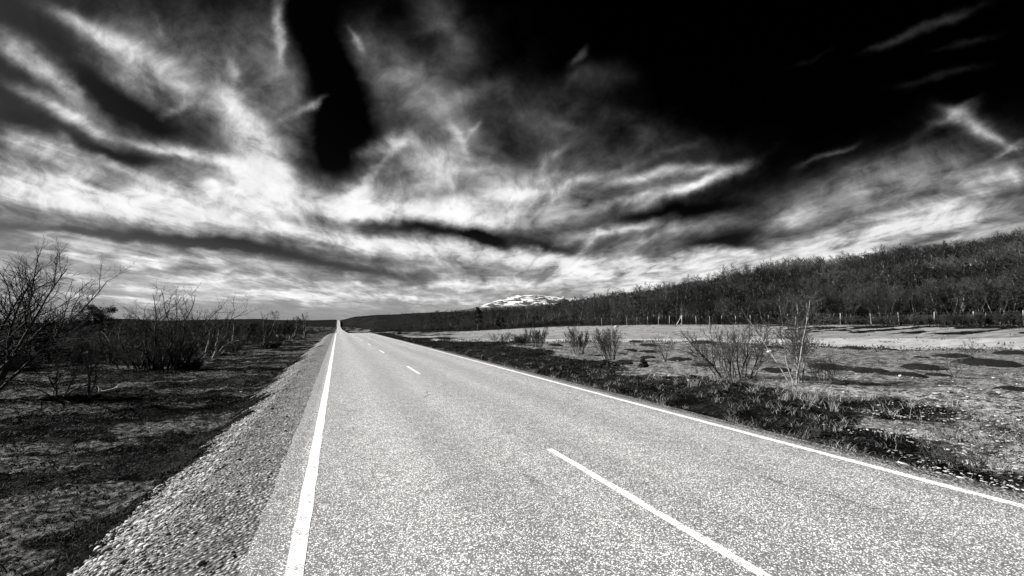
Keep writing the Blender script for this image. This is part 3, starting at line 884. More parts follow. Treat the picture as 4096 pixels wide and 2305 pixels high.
st = fan(rd, 20, 1.35, .60, 4.5, .055, .05, .5) + fan(rd, 60, 1.7, .75, 1.9, .024, 0, .7)
st += [(rd_dir(-1.2, 0, 0), rd_dir(-1.15, 0, 1), 4.3, .055, rd_dir(0, 0, .0)), (rd_dir(-1.0, 0, 0), rd_dir(-.8, 0, 1), 4.4, .05, rd_dir(0, 0, 0)), (rd_dir(1.2, 0, 0), rd_dir(.42, 0, 1), 5.2, .06, rd_dir(.0, 0, 0)), (rd_dir(1.25, .1, 0), rd_dir(.75, .1, 1), 4.2, .05, rd_dir(.0, 0, 0)), (rd_dir(.5, .1, 0), rd_dir(.25, .1, 1), 4.9, .055, rd_dir(.0, 0, 0))]
place_shrub('birch_clump', 'wide bare birch clump fanning out from one dark base on the left heath', 'shrub', 650, 1476, shrub_arrays(2, gnarl, st), BARK_B, TWIG_B)
rd = random.Random(13)
st = fan(rd, 6, .25, .5, 1.5, .035, .0, .5)
st += [(rd_dir(.9, .2, 0), rd_dir(.1, 0, 1), 1.9, .035, (0, 0, 0)), (rd_dir(1.0, .1, 0), rd_dir(-.5, 0, 1), 1.9, .03, (0, 0, 0)), (rd_dir(.95, .1, 0), rd_dir(.3, .1, 1), 1.6, .03, (0, 0, 0))]
place_shrub('dead_shrub', 'low gnarled dead shrub beside the pale fallen branch on the left', 'shrub', 235, 1590, shrub_arrays(3, gnarl, st), BARK_G, TWIG)
# fallen branch, bleached, lying from the dead shrub to the right
def lying(name, label, cat, p0, p1, r, m, seed, kids=5):
    rd = random.Random(seed)
    a, b = np.array(p0), np.array(p1)
    L = np.linalg.norm(b-a); d = tuple((b-a)/L)
    sp = Spec(seg=[8, 4], wob=[.10, .2], up=[0, .03], kids=[kids], ang=[45], ratio=[.3], rr=[.5], t0=[.2], tip=[.35, .3], Lref=[0])
    out = [[], []]
    grow(rd, out, (0, 0, 0), d, L, r, 0, sp)
    t = thing(name, label, cat, tuple(a))
    obj('trunk', tubes_mesh('trunk', out[0], 7), m, t)
    if kids > 2: obj('twigs', tubes_mesh('twigs', out[1], 4), m, t)
PALE = m_noise('bleached_wood', .12, .5, 7, 3, .35, .6)
def gp(px, py, dz=.06):
    X, Y, _ = at(px, py); return (X, Y, H1(X, Y)+dz)
lying('fallen_branch', 'bleached fallen branch lying on the dark heath at left', 'branch', gp(360, 1592), gp(492, 1556, .12), .045, PALE, 4)
lying('fallen_log', 'short dark fallen log lying at the foot of the left thicket', 'log', gp(975, 1415, .05), gp(1035, 1411, .16), .09, BARK_G, 5, 2)
rd = random.Random(14)
st = [(rd_dir(0, 0, 0), rd_dir(.55, 0, 1), 2.3, .07, (0, 0, .01)), (rd_dir(-.1, 0, 0), rd_dir(.2, .2, 1), 2.4, .06, (0, 0, 0)), (rd_dir(-.7, .2, 0), rd_dir(.1, 0, 1), 2.5, .06, (0, 0, 0)), (rd_dir(-.75, .2, 0), rd_dir(-.45, 0, 1), 2.4, .055, (0, 0, 0)), (rd_dir(.05, 0, 0), rd_dir(.9, .1, 1), 1.8, .045, (0, 0, .02))]
BRIGHT = m_bark('white_bark', .12, .62, .30, .48, 7)
place_shrub('white_birch', 'small twisted birch with bright white stems right of the wide birch clump', 'tree', 855, 1438, shrub_arrays(4, gnarl, st), BRIGHT, TWIG)
rd = random.Random(15)
for i, (px, py, top, lab, w) in enumerate([
        (927, 1404, 1290, 'slim straight birch with a pale stem at the front of the left thicket', 1),
        (1052, 1372, 1243, 'birch with a round crown rising above the left skyline, nearest the white one', 2),
        (1165, 1362, 1263, 'first of two thin birches above the skyline left of the road', 2),
        (1215, 1352, 1264, 'second of two thin birches above the skyline, closer to the road', 2)]):
    X, Y, d = at(px, py)
    top_z = CAMH + uv(px, top)[1]*d
    h = top_z - H1(X, Y)
    st = [(rd_dir(.15*k, .1*k, 0), rd_dir(rd.uniform(-.12, .2), rd.uniform(-.1, .1), 1), h*rd.uniform(.85, 1.05), .012*h+.015, (0, 0, .0)) for k in range(w)]
    sp = Spec(**{**birch.__dict__, 'kids': [14, 7, 4], 't0': [.42, .2, .15], 'ang': [46, 42, 38], 'ratio': [.36, .42, .45]})
    out = shrub_arrays(40+i, sp, st)
    for lv in range(1, 4):                            # twigs swell a little with distance so they hold together
        out[lv] = [(p, [max(q, .003+.0001*d) for q in r_]) for p, r_ in out[lv]]
    place_shrub('thin_birch', lab, 'tree', px, py, out, BRIGHT if i == 0 else BARK_W, TWIG)

# --- right of the road
def right_shrub(name, label, cat, px, py, top, hw, n, seed, spec=willow, bark=BARK_D, twig=TWIG, base=.35, lean=0, r=.02, kids=None, curve=.03):
    X, Y, d = at(px, py)
    rd = random.Random(seed)
    h = CAMH + uv(px, top)[1]*d - H1(X, Y)
    w = hw*d/FPX
    b = w*base
    st = []
    for i in range(n):
        u = (i+.5)/n*2-1+rd.uniform(-.15, .15)
        v = rd.uniform(-1, 1)
        d0 = rd_dir((u*(w-b)/h)*1.15+lean, v*(w-b)/h*.9, 1)
        st.append((rd_dir(u*b, v*b*.7, 0), d0, h*rd.uniform(.72, 1.04)*math.sqrt(1+(u*w/h)**2*.6), r*rd.uniform(.6, 1.1), (0, 0, 0)))
    sp = spec if kids is None else Spec(**{**spec.__dict__, 'kids': kids})
    out = shrub_arrays(seed, sp, st)
    for lv in range(1, len(out)):
        out[lv] = [(p, [max(q, .0022+.00014*d) for q in r_]) for p, r_ in out[lv]]
    return place_shrub(name, label, cat, px, py, out, bark, twig)

sprawl = Spec(seg=[7, 5, 3], wob=[.16, .2, .2], up=[.06, .05, .03], kids=[8, 5], ang=[45, 40], ratio=[.45, .5], rr=[.5, .55], t0=[.2, .15], tip=[.25, .3, .4], Lref=[0, 0])
right_shrub('willow_shrub', 'low sprawling dark shrub, first of the row right of the road', 'shrub', 2003, 1374, 1335, 50, 12, 51, sprawl, r=.025)
right_shrub('willow_shrub', 'dense black-looking shrub between the sprawling one and the round willow', 'shrub', 2085, 1382, 1338, 42, 22, 52, sprawl, r=.022, kids=[12, 7])
right_shrub('willow_shrub', 'rounded willow bush standing out against the pale field, third from the road', 'shrub', 2148, 1394, 1318, 52, 18, 53, willow, r=.024, kids=[11, 6])
right_shrub('willow_shrub', 'upright brushy willow in front of the pale field, left of a leaning pair', 'shrub', 2315, 1418, 1314, 46, 16, 54, willow, r=.02, kids=[11, 6])
right_shrub('willow_shrub', 'willow bush with stems leaning left, beside the dark round patches', 'shrub', 2440, 1442, 1314, 54, 16, 55, willow, r=.022, lean=-.2, kids=[11, 6])
right_shrub('sapling', 'spindly forked sapling on the grey plain left of the big willow', 'sapling', 2662, 1448, 1326, 48, 5, 56, sprawl, r=.018, base=.06, lean=-.1)
right_shrub('sapling', 'single thin curved sapling close to the left side of the big willow', 'sapling', 2788, 1492, 1370, 14, 2, 57, willow, r=.014, base=.1, lean=-.1, kids=[6, 3])
right_shrub('big_willow', 'tallest wide willow bush of many dark stems before the pale track', 'shrub', 2935, 1512, 1292, 158, 18, 58, Spec(**{**willow.__dict__, 'wob': [.13, .15, .16], 'ang': [36, 32]}), r=.028, base=.40, kids=[13, 6])
BARK_S = m_bark('silver_bark', .05, .33, .36, .56, 7)
rb = Spec(**{**birch.__dict__, 'kids': [15, 7, 4], 'ang': [44, 40, 36], 'ratio': [.34, .42, .45], 't0': [.18, .2, .15]})
right_shrub('roadside_birch', 'slender bare birch of few stems right of the big willow', 'tree', 3190, 1536, 1195, 95, 7, 59, rb, BARK_S, TWIG, base=.25, r=.034)
right_shrub('willow_shrub', 'low twiggy brush at the right foot of the slender birch', 'shrub', 3300, 1522, 1420, 85, 14, 60, sprawl, r=.012, base=.4)
right_shrub('sapling', 'faint small sapling on the plain near the right edge', 'sapling', 3820, 1512, 1415, 45, 4, 61, sprawl, r=.013, base=.08)
right_shrub('sapling', 'tiny faint sapling behind the dark patches near the right edge', 'sapling', 3880, 1432, 1365, 32, 4, 62, sprawl, r=.016, base=.08)
right_shrub('brush', 'dark leggy brush beside the lower right road verge, left one', 'shrub', 3760, 1850, 1770, 60, 12, 63, sprawl, r=.007, base=.5, kids=[6, 3])
right_shrub('brush', 'dark leggy brush beside the lower right road verge, right one', 'shrub', 3885, 1880, 1790, 55, 12, 64, sprawl, r=.007, base=.5, kids=[6, 3])
right_shrub('brush', 'small twig tuft beyond the side track, close to the road', 'shrub', 1776, 1372, 1346, 24, 10, 65, willow, r=.02)
right_shrub('brush', 'small dark brush on the verge left of the pale lichen ground', 'shrub', 3250, 1742, 1690, 40, 9, 66, sprawl, r=.006, base=.5, kids=[6, 3])

# --- evergreen bushes and pines: needles as many small blades
def needles(rng, centres, radii, n, size, flat=.75):
    k = rng.integers(0, len(centres), n)
    v = rng.normal(size=(n, 3)); v /= np.linalg.norm(v, axis=1)[:, None]
    rr = rng.random(n)**.45
    c = np.asarray(centres)[k] + v*rr[:, None]*np.asarray(radii)[k][:, None]*np.array([1, 1, flat])
    R = rot_rand(n, rng)
    q = np.array([(-1, -.22, 0), (1, -.22, 0), (1, .22, .1), (-1, .22, .1)], float)
    V = np.einsum('nij,kj->nki', R, q)*(size*rng.uniform(.6, 1.3, n))[:, None, None] + c[:, None]
    return V.reshape(-1, 3), (np.arange(n)*4)[:, None]+np.array([[0, 1, 2, 3]])
NEEDLE = m_island('pine_needles', .018, .055, 1.2)
def bushy(name, label, cat, px, py, h, cl, n, size, trunk=True, d=None, group=None, loc=None):
    if loc is None:
        X, Y, _ = at(px, py) if d is None else (*at_depth(px, d), d)
        loc = (X, Y, H1(X, Y)-.05)
    t = thing(name, label, cat, loc, 0, group)
    rng = np.random.default_rng(int(px))
    cs = np.array([np.array(rd_dir(a*h, b*h, c*h)) for a, b, c, r in cl]); rs = np.array([q[3]*h for q in cl])
    V, F = needles(rng, cs, rs, n, size)
    mb = MB()
    zt = max(c[2] for c in cl)*h
    mb.tube([(0, 0, 0), (.02*h, .01*h, zt*.5), (0, 0, zt)], [.028*h, .02*h, .008*h], 7)
    for c in cs[::2]:
        mb.tube([(0, 0, max(c[2]*.55, .05)), tuple(c*np.array([.6, .6, .85])), tuple(c)], [.012*h, .008*h, .003*h], 5)
    obj('trunk', mb.mesh('trunk', True), BARK_D, t)
    obj('crown', mk_mesh('crown', V, F), NEEDLE, t)
    return t
rp = random.Random(5)
blob = [(rp.uniform(-.38, .38), rp.uniform(-.3, .3), rp.uniform(.30, .86), rp.uniform(.10, .19)) for _ in range(26)]
blob = [b for b in blob if abs(b[0]) < .5-.35*abs(b[2]-.55)] + [(0, 0, .75, .2), (.3, 0, .55, .18), (-.25, 0, .5, .17), (.1, .1, .4, .25), (-.45, 0, .36, .12)]
bushy('bushy_pine', 'round dark bushy pine standing above the left skyline', 'tree', 372, 1365, 6.3, blob, 11000, .12)
rp = random.Random(6)
tall = []
for i in range(34):
    z = rp.uniform(.36, .98); w = .17*(1-((z-.55)/.5)**2*.75)
    tall.append((rp.uniform(-w, w), rp.uniform(-w, w), z, rp.uniform(.045, .085)))
bushy('pine_tree', 'lone dark pine rising beyond the side track, beneath the snowy hill', 'tree', 1911, 1322, 8.4, tall, 5200, .16, d=150)
for (px, d, h, lab) in [(2000, 150, 5.2, 'smaller dark pine right of the lone pine'), (2425, 135, 6.5, 'dark pine among the bare birches above the row of willows'), (2545, 125, 7.8, 'broad dark pine among bare birches left of the fence brace'), (2145, 170, 5.5, 'small dark pine in the birch wood below the snowy hill')]:
    rp = random.Random(px)
    tl = []
    for i in range(24):
        z = rp.uniform(.30, .96); w = .22*(1-((z-.5)/.55)**2*.75)
        tl.append((rp.uniform(-w, w), rp.uniform(-w, w), z, rp.uniform(.06, .11)))
    bushy('pine_tree', lab, 'tree', px, 0, h, tl, 3000, .17, d=d)
jun = [(0, 0, .35, .28), (-.12, 0, .6, .2), (.12, .05, .5, .24), (.0, 0, .8, .13), (.2, 0, .25, .2), (-.22, 0, .22, .2)]
bushy('juniper_bush', 'stubby dark juniper on the plain before the dark round patches', 'bush', 2575, 1466, .55, jun, 900, .045)
jl = [(rp.uniform(-.75, .75), rp.uniform(-.4, .4), rp.uniform(.12, .5), rp.uniform(.16, .3)) for _ in range(14)]
bushy('juniper_bush', 'spreading dark juniper at the foot of the wide birch clump', 'bush', 745, 1478, 1.0, jl, 2600, .05)
bushy('juniper_bush', 'dark juniper mound under the leaning birch at the left edge', 'bush', 60, 1475, 1.9, jl, 5200, .075)
bushy('juniper_bush', 'dark low juniper at the base of the thicket near the road', 'bush', 1085, 1392, 1.2, jl, 2000, .07)

# ------------------------------------------------------------------ the wood on the right hillside
def hill_variant(seed, n_stem, h=5.0, dens=1.0, thick=1.0, light=False):
    rd = random.Random(seed)
    if light:
        sp = Spec(seg=[4, 2, 1], wob=[.07, .12, .15], up=[.02, .06, .04], kids=[15, 5], ang=[54, 44], ratio=[.38, .5], rr=[.5, .7], t0=[.40, .2], tip=[.3, .4, .5], Lref=[0, 0])
    else:
        sp = Spec(seg=[7, 4, 3, 2], wob=[.08, .13, .17, .2], up=[.02, .06, .04, .02], kids=[15*dens, 6*dens, 3], ang=[42, 40, 38], ratio=[.36, .42, .5], rr=[.4, .55, .7], t0=[.32, .2, .15], tip=[.25, .35, .4, .5], Lref=[0, 0, 0])
    st = []
    for k in range(n_stem):
        a = rd.uniform(0, 6.28)
        st.append(((math.cos(a)*.15, math.sin(a)*.15, -.1), (math.cos(a)*rd.uniform(.05, .35), math.sin(a)*rd.uniform(.05, .35), 1), h*rd.uniform(.8, 1.05), .055*rd.uniform(.7, 1.2), (0, 0, 0)))
    out = [[] for _ in sp.seg]
    for o, d, L, r, b in st: grow(rd, out, o, norm3(*d), L, r*(1.3 if light else 1), 0, sp, b)
    mn = .020*thick if light else .011*thick
    for lv in range(1, len(out)):
        out[lv] = [(p, [max(q, mn*(.85 if i_ else 1)) for i_, q in enumerate(r_)]) for p, r_ in out[lv]]
    tr = tubes_arr(out[0], 5 if not light else 3)
    cr = [tubes_arr(o, 3) for o in out[1:] if o]
    V = np.concatenate([c[0] for c in cr]); n = 0; F = []
    for v, f in cr: F.append(f+n); n += len(v)
    return tr, (V, np.concatenate(F))

BARK_H = m_bark('hill_bark', .02, .30, .47, .66, 3)
n_ = NT('hill_twig', .9, .1)
g_ = n_.n('ShaderNodeObjectInfo').outputs['Random']
n_.grey(n_.mix(n_.noise(n_.objc(), 1.2, 3), n_.mix(n_.math('POWER', g_, 2.0), .006, .030), n_.mix(n_.math('POWER', g_, 1.5), .024, .130)))
TWIG_H = n_.m
n_ = NT('far_twig', .95, .05)
g_ = n_.attr('tone')
n_.grey(n_.mix(n_.noise(n_.objc(), 1.1, 3), n_.mix(n_.math('POWER', g_, 2.0), .005, .026), n_.mix(n_.math('POWER', g_, 1.6), .018, .130)))
TWIG_F = n_.m

# candidate places, by distance
def place_wood():
    rng = np.random.default_rng(33)
    pts = []
    n = 26000
    px = rng.uniform(1480, 4700, n)
    a = np.arctan((px-2048)/FPX)
    rt, rc = np.interp(a, A_, R_TOE), np.interp(a, A_, R_CR)
    u = rng.random(n)
    lo, hi = rt+1.5, rc*1.12
    r = np.sqrt(lo**2 + u*(hi**2-lo**2))
    # thin with distance so that the mass keeps about the same number of trees per degree
    keep = rng.random(n) < np.clip((130/r)**1.2, .02, 1)*np.clip((hi**2-lo**2)/60000, .12, 1)
    return px[keep], r[keep], a[keep]
px, r, a = place_wood()
X, Y = r*np.sin(a+YAW), r*np.cos(a+YAW)
Z = H(X, Y)
cl = fbm(X*.07, Y*.07, 3, 91)
ok = (cl > -.26) & (np.random.default_rng(2).random(len(px)) < .62)
# keep the sight of the snow drift on the slope open
for (x0, x1, row) in ((3795, 3925, 1066), (3690, 3750, 1076)):
    xs_, ys_, ds_ = at((x0+x1)/2, row); rs_ = math.hypot(xs_, ys_)
    sight = CAMH + (H1(xs_, ys_)+.2-CAMH)*r/rs_
    gap = (px > x0-12) & (px < x1+12) & (r < rs_+3) & (Z+6.5 > sight) & (r > 60)
    ok &= ~(gap & (np.random.default_rng(1).random(len(px)) < .95))
px, r, X, Y, Z = px[ok], r[ok], X[ok], Y[ok], Z[ok]
order = np.argsort(r)
px, r, X, Y, Z = [q[order] for q in (px, r, X, Y, Z)]
inframe = (px > 1480) & (px < 4110)
near_i = np.nonzero(inframe)[0][:300]
rest = np.setdiff1d(np.arange(len(px)), near_i)
print('wood', len(px), 'near', len(near_i), 'to', r[near_i[-1]])
VAR = []
for s in range(9):
    tr, cr = hill_variant(200+s, 1 + s % 3, 5.0, 1.0)
    VAR.append((mk_mesh('trunk', *tr, True), mk_mesh('crown', *cr)))
proto = {}
rd = random.Random(9)
for q, i in enumerate(near_i):
    v = rd.randrange(9)
    s = rd.uniform(.85, 1.5)
    loc = (X[i], Y[i], Z[i])
    if v not in proto:
        t = thing('hillside_birch', 'bare grey birch of the wood on the slope above the fence', 'tree', loc, rd.uniform(0, 6.28), 'birches of the wood on the right hillside', s)
        obj('trunk', VAR[v][0], BARK_H, t); obj('crown', VAR[v][1], TWIG_H, t)
        proto[v] = t
    else:
        t = proto[v].copy(); COL.objects.link(t)
        t.location = loc; t.rotation_euler = (0, 0, rd.uniform(0, 6.28)); t.scale = (s*rd.uniform(.85, 1.2), s*rd.uniform(.85, 1.2), s)
        for ch in list(proto[v].children):
            c = ch.copy(); COL.objects.link(c); c.parent = t

def merged(name, label, cat, X, Y, Z, smin, smax, variants, seed, tm, cm, kind='stuff', parts=True):
    rng = np.random.default_rng(seed)
    Vt, Ft, Vc, Fc, tone = [], [], [], [], []
    nt_ = nc_ = 0
    for x, y, z in zip(X, Y, Z):
        tr, cr = variants[rng.integers(len(variants))]
        s = rng.uniform(smin, smax); a = rng.uniform(0, 6.28)
        c_, s_ = math.cos(a)*s, math.sin(a)*s
        M = np.array([[c_, -s_, 0], [s_, c_, 0], [0, 0, s]])
        v = tr[0]@M.T+(x, y, z); Vt.append(v); Ft.append(tr[1]+nt_); nt_ += len(v)
        tone.append(np.full(len(cr[0]), np.clip(.55*rng.random()+.22+1.1*float(fbm(np.array([x*.05]), np.array([y*.05]), 3, 55)[0]), 0, 1), np.float32))
        v = cr[0]@M.T+(x, y, z); Vc.append(v); Fc.append(cr[1]+nc_); nc_ += len(v)
    V = np.concatenate(Vt+Vc); F = np.concatenate(Ft+[f+nt_ for f in Fc])
    me = mk_mesh(name, V, F)
    me.materials.append(tm); me.materials.append(cm)
    ta = me.attributes.new('tone', 'FLOAT', 'POINT'); ta.data.foreach_set('value', np.concatenate([np.full(nt_, .5, np.float32)]+tone))
    mi = np.zeros(len(F), np.int32); mi[sum(len(f) for f in Ft):] = 1
    me.polygons.foreach_set('material_index', mi)
    return tag(obj(name, me), label, cat, kind=kind)
LV = [hill_variant(300+s, 1+s % 2, 5.0, light=True) for s in range(7)]
LV2 = [hill_variant(320+s, 2, 5.0, light=True, thick=2.2) for s in range(5)]
rn = rest[r[rest] < 260]; rf = rest[r[rest] >= 260]
merged('birch_wood', 'dense bare birch wood filling the slope behind the nearest trees', 'wood', X[rn], Y[rn], Z[rn], .55, 1.95, LV, 1, BARK_H, TWIG_F)
merged('far_wood', 'far birch wood along the low ridge towards the snowy hill', 'wood', X[rf], Y[rf], Z[rf], .35, .95, LV2, 2, BARK_H, TWIG_F)

# undergrowth of knee-high scrub along the foot of the wood
rng = np.random.default_rng(44)
px = rng.uniform(1500, 4500, 2600); a = np.arctan((px-2048)/FPX)
r = np.interp(a, A_, R_TOE)*(1-.012) + 34*rng.random(2600)**1.7 - 1.0
X, Y = r*np.sin(a+YAW), r*np.cos(a+YAW)
LS = [hill_variant(340+s, 3, 5.0, light=True, thick=1.5) for s in range(5)]
merged('undergrowth', 'dark low scrub growing along the foot of the birch wood behind the fence', 'scrub', X, Y, H(X, Y), .16, .38, LS, 3, TWIG_F, TWIG_F)

# ------------------------------------------------------------------ thicket on the left heath
def left_spots(n, seed, lo, hi):
    rng = np.random.default_rng(seed)
    px = rng.uniform(-60, 1330, n*6); d = lo*(hi/lo)**rng.random(n*6)
    u = (px-2048)/FPX
    X, Y = u*d*CY_+d*SY_, -u*d*SY_+d*CY_
    edge = -7.0 - 3.5*np.clip((60-Y)/60, 0, 1) + 2.2*fbm(Y*.09, Y*0, 3, 101)
    ok = (X < edge) & (fbm(X*.1, Y*.1, 2, 102) > -.25)
    ok &= ~((np.abs(px-880) < 130) & (d < 34))
    X, Y, px, d = X[ok][:n], Y[ok][:n], px[ok][:n], d[ok][:n]
    o = np.argsort(d)
    return X[o], Y[o], px[o], d[o]
X, Y, px, d = left_spots(130, 7, 27, 130)
Z = H(X, Y)
n_ = NT('thicket_twig', .9, .1)
g_ = n_.n('ShaderNodeObjectInfo').outputs['Random']
n_.grey(n_.mix(n_.noise(n_.objc(), 1.2, 3), n_.mix(g_, .010, .022), n_.mix(g_, .03, .07)))
TWIG_T = n_.m
BARK_T = m_bark('thicket_bark', .03, .45, .46, .62, 4)
VT = []
for s_i in range(6):
    tr, cr = hill_variant(400+s_i, 2+s_i % 3, 5.0, 1.0, 1.1)
    VT.append((mk_mesh('trunk', *tr, True), mk_mesh('crown', *cr)))
proto = {}
rd = random.Random(19)
for i in range(len(X)):
    v = rd.randrange(6)
    s_ = rd.uniform(.36, .64)
    if v not in proto:
        t = thing('thicket_birch', 'low dark bare birch of the thicket on the left heath', 'tree', (X[i], Y[i], Z[i]), rd.uniform(0, 6.28), 'low birches of the thicket left of the road', s_)
        obj('trunk', VT[v][0], BARK_T, t); obj('crown', VT[v][1], TWIG_T, t)
        proto[v] = t
    else:
        t = proto[v].copy(); COL.objects.link(t)
        t.location = (X[i], Y[i], Z[i]); t.rotation_euler = (0, 0, rd.uniform(0, 6.28)); t.scale = (s_*rd.uniform(.9, 1.4), s_*rd.uniform(.9, 1.4), s_)
        for ch in list(proto[v].children):
            c = ch.copy(); COL.objects.link(c); c.parent = t
X, Y, px, d = left_spots(1500, 8, 60, 420)
merged('far_thicket', 'dark bare scrub stretching away over the left heath', 'scrub', X, Y, H(X, Y), .38, .66, LV2, 4, BARK_T, TWIG_F)
X, Y, px, d = left_spots(1300, 9, 22, 110)
merged('low_scrub', 'dark knee-high scrub between the birches of the left thicket', 'scrub', X, Y, H(X, Y), .10, .24, LS, 5, TWIG_F, TWIG_F)

# ------------------------------------------------------------------ snowy hill and its mast
def snowy_hill():
    D = 5200.0
    cols = np.array([1700, 1800, 1870, 1900, 1940, 1985, 2028, 2071, 2122, 2177, 2263, 2340, 2450, 2600])
    rows = np.array([1262, 1250, 1240, 1234, 1222, 1207, 1194, 1184.5, 1182, 1185, 1191, 1203, 1222, 1245])
    xs = np.linspace(1700, 2600, 220)
    zc = np.array([CAMH + uv(c_, r_)[1]*D for c_, r_ in zip(xs, np.interp(xs, cols, rows))])
    u = np.array([uv(c_, 1200)[0] for c_ in xs])
    t = np.linspace(-1, 1, 90)
    prof = np.cos(t*math.pi/2)**.75
    dep = D + t*1500
    Zm = zc[None]*prof[:, None]
    Xc = u[None]*D + 0*dep[:, None]
    X_, Y_ = Xc*CY_+dep[:, None]*SY_, -Xc*SY_+dep[:, None]*CY_
    Zm = Zm + 5*fbm(X_/120, Y_/120, 4, 7)*np.clip(1-np.abs(t)*1.2, 0, 1)[:, None]
    n_, k = Zm.shape
    i = np.arange(n_-1)[:, None]*k; j = np.arange(k-1)[None]
    F = np.stack([i+j, i+j+1, i+k+j+1, i+k+j], -1).reshape(-1, 4)
    n = NT('snow_and_rock', .9, .1)
    p = n.pos()
    sep = n.n('ShaderNodeSeparateXYZ'); n.link(p, sep.inputs[0])
    # snow lies in streaks along the contour, rock ribs show between
    comb = n.n('ShaderNodeCombineXYZ')
    n.link(n.math('ADD', n.math('MULTIPLY', sep.outputs[0], .010), n.math('MULTIPLY', sep.outputs[1], -.004)), comb.inputs[0])
    n.link(n.math('MULTIPLY', sep.outputs[2], .045), comb.inputs[1])
    f = n.noise(comb.outputs[0], .8, 5, .6, 1.2)
    sn = n.math('MULTIPLY', n.sm(f, .495, .53), n.sm(sep.outputs[2], 165, 215))
    n.grey(n.mix(sn, .045, .62))
    me = mk_mesh('snowy_hill', np.stack([X_, Y_, Zm], -1).reshape(-1, 3), F, True)
    tag(obj('snowy_hill', me, n.m), kind='structure')
    x, y = to_world(uv(2123, 1182)[0]*D, D)
    z0 = CAMH + uv(2123, 1184)[1]*D
    t_ = thing('radio_mast', 'thin mast standing on top of the snowy hill', 'mast', (x, y, z0-3))
    mb = MB(); h = 58
    mb.tube([(0, 0, 0), (0, 0, h*.6), (0, 0, h)], [1.6, 1.3, .8], 6)
    obj('shaft', mb.mesh('shaft', True), BARK_D, t_)
    mb = MB(); mb.box((0, 0, 3), (9, 7, 6)); obj('base_hut', mb.mesh('base_hut'), BARK_D, t_)
snowy_hill()

# snow drift left on the wooded slope
def snow_patch(label, px0, py0, px1, py1, w):
    a, b = np.array(at(px0, py0)[:2]), np.array(at(px1, py1)[:2])
    n_ = 40; t = np.linspace(0, 1, n_)
    c = a[None]+(b-a)[None]*t[:, None]
    d = (b-a)/np.linalg.norm(b-a); q = np.array([-d[1], d[0]])
    hw = w*np.sin(math.pi*np.clip(t, .02, .98))**.5*(1+.5*fbm(t*9, t*0, 3, int(px0)))
    s_ = np.linspace(-1, 1, 7)
    P = c[:, None]+q[None, None]*(hw[:, None]*s_[None])[..., None]
    Zs = H(P[..., 0], P[..., 1]) + .55*(1-s_**2)[None]-.02
    i = np.arange(n_-1)[:, None]*7; j = np.arange(6)[None]
    F = np.stack([i+j, i+j+1, i+8+j, i+7+j], -1).reshape(-1, 4)
    me = mk_mesh('snow_patch', np.concatenate([P, Zs[..., None]], -1).reshape(-1, 3), F, True)
    tag(obj('snow_patch', me, SNOW), label, 'snow')
SNOW = m_noise('old_snow', .6, .85, 1.0)
snow_patch('long white snow drift lying among the birches high on the right slope', 3815, 1072, 3905, 1058, 2.2)
snow_patch('small white snow spot among the birches left of the long drift', 3705, 1076, 3735, 1075, 1.2)

# ------------------------------------------------------------------ reindeer fence at the foot of the wood
def fence():
    POSTS = [2406, 2446, 2506, 2546, 2590, 2632, 2676, 2727, 2783, 2835, 2884, 2940, 3000, 3073, 3150, 3230, 3358, 3481, 3592, 3732, 3894, 4088, 4330]
    rd = random.Random(3)
    wood = m_noise('post_wood', .13, .30, 6, 4, .3, .7, stretch=(1, 1, .2))
    pts = []
    for p in POSTS:
        a = math.atan((p-2048)/FPX); r = float(np.interp(a, A_, R_TOE))*.985
        x, y = r*math.sin(a+YAW), r*math.cos(a+YAW)
        pts.append((x, y, H1(x, y)))
    root = thing('fence', 'long wire fence of grey wooden posts along the foot of the wood', 'fence', pts[10])
    o = np.array(pts[10])
    tops = []
    for q, P in enumerate(pts):
        P = np.array(P)-o
        lx, ly = rd.uniform(-.10, .10), rd.uniform(-.10, .10)
        h = rd.uniform(1.85, 2.15)
        mb = MB(); r = rd.uniform(.075, .105)
        mb.tube([P+(0, 0, -.2), P+(lx*.5, ly*.5, h*.5), P+(lx, ly, h-.03), P+(lx, ly, h)], [r, r*.95, r*.9, r*.6], 8)
        mb.tube([P+(lx, ly, h), P+(lx, ly, h+.004)], [r*.6, .001], 8)
        obj('post', mb.mesh('post', True), wood, root)
        tops.append((P, lx, ly, h))
    wire = m_noise('wire', .05, .1, 3)
    for k in range(4):
        f = .2 + .25*k
        pp = [P+(lx*f, ly*f, h*f) for P, lx, ly, h in tops]
        mb = MB(); mb.tube(pp, [.006]*len(pp), 3)
        w_ = obj('wire', mb.mesh('wire'), wire, root)
    # stay posts: two pale poles leaning together
    P, lx, ly, h = tops[7]
    top = P+(lx, ly, h+.1)
    d = np.array(to_world(-1, -.15)+(0,)); e = np.array(to_world(-.42, -.55)+(0,))
    pale = m_noise('pale_pole', .45, .7, 5)
    for v in (d*1.5, e*1.35):
        mb = MB()
        g = top+v; g[2] = H1(*(g[:2]+o[:2]))-o[2]-.1
        mb.tube([g, (g+top)/2, top], [.075, .07, .06], 7)
        obj('brace', mb.mesh('brace', True), pale, root)
    P, lx, ly, h = tops[17]
    mb = MB(); q = np.array(to_world(1, 0)+(0,))
    an = math.atan2(q[1], q[0]); Rm = [[math.cos(an), -math.sin(an), 0], [math.sin(an), math.cos(an), 0], [0, 0, 1]]
    mb.box(P+q*.65+(0, 0, h*.62), (1.2, .05, .09), Rm)
    obj('rail', mb.mesh('rail'), pale, root)
    P, lx, ly, h = tops[21]
    mb = MB(); mb.box(P+q*.45+(0, 0, h*.55), (.8, .06, .14), Rm)
    obj('rail', mb.mesh('rail'), pale, root)
fence()

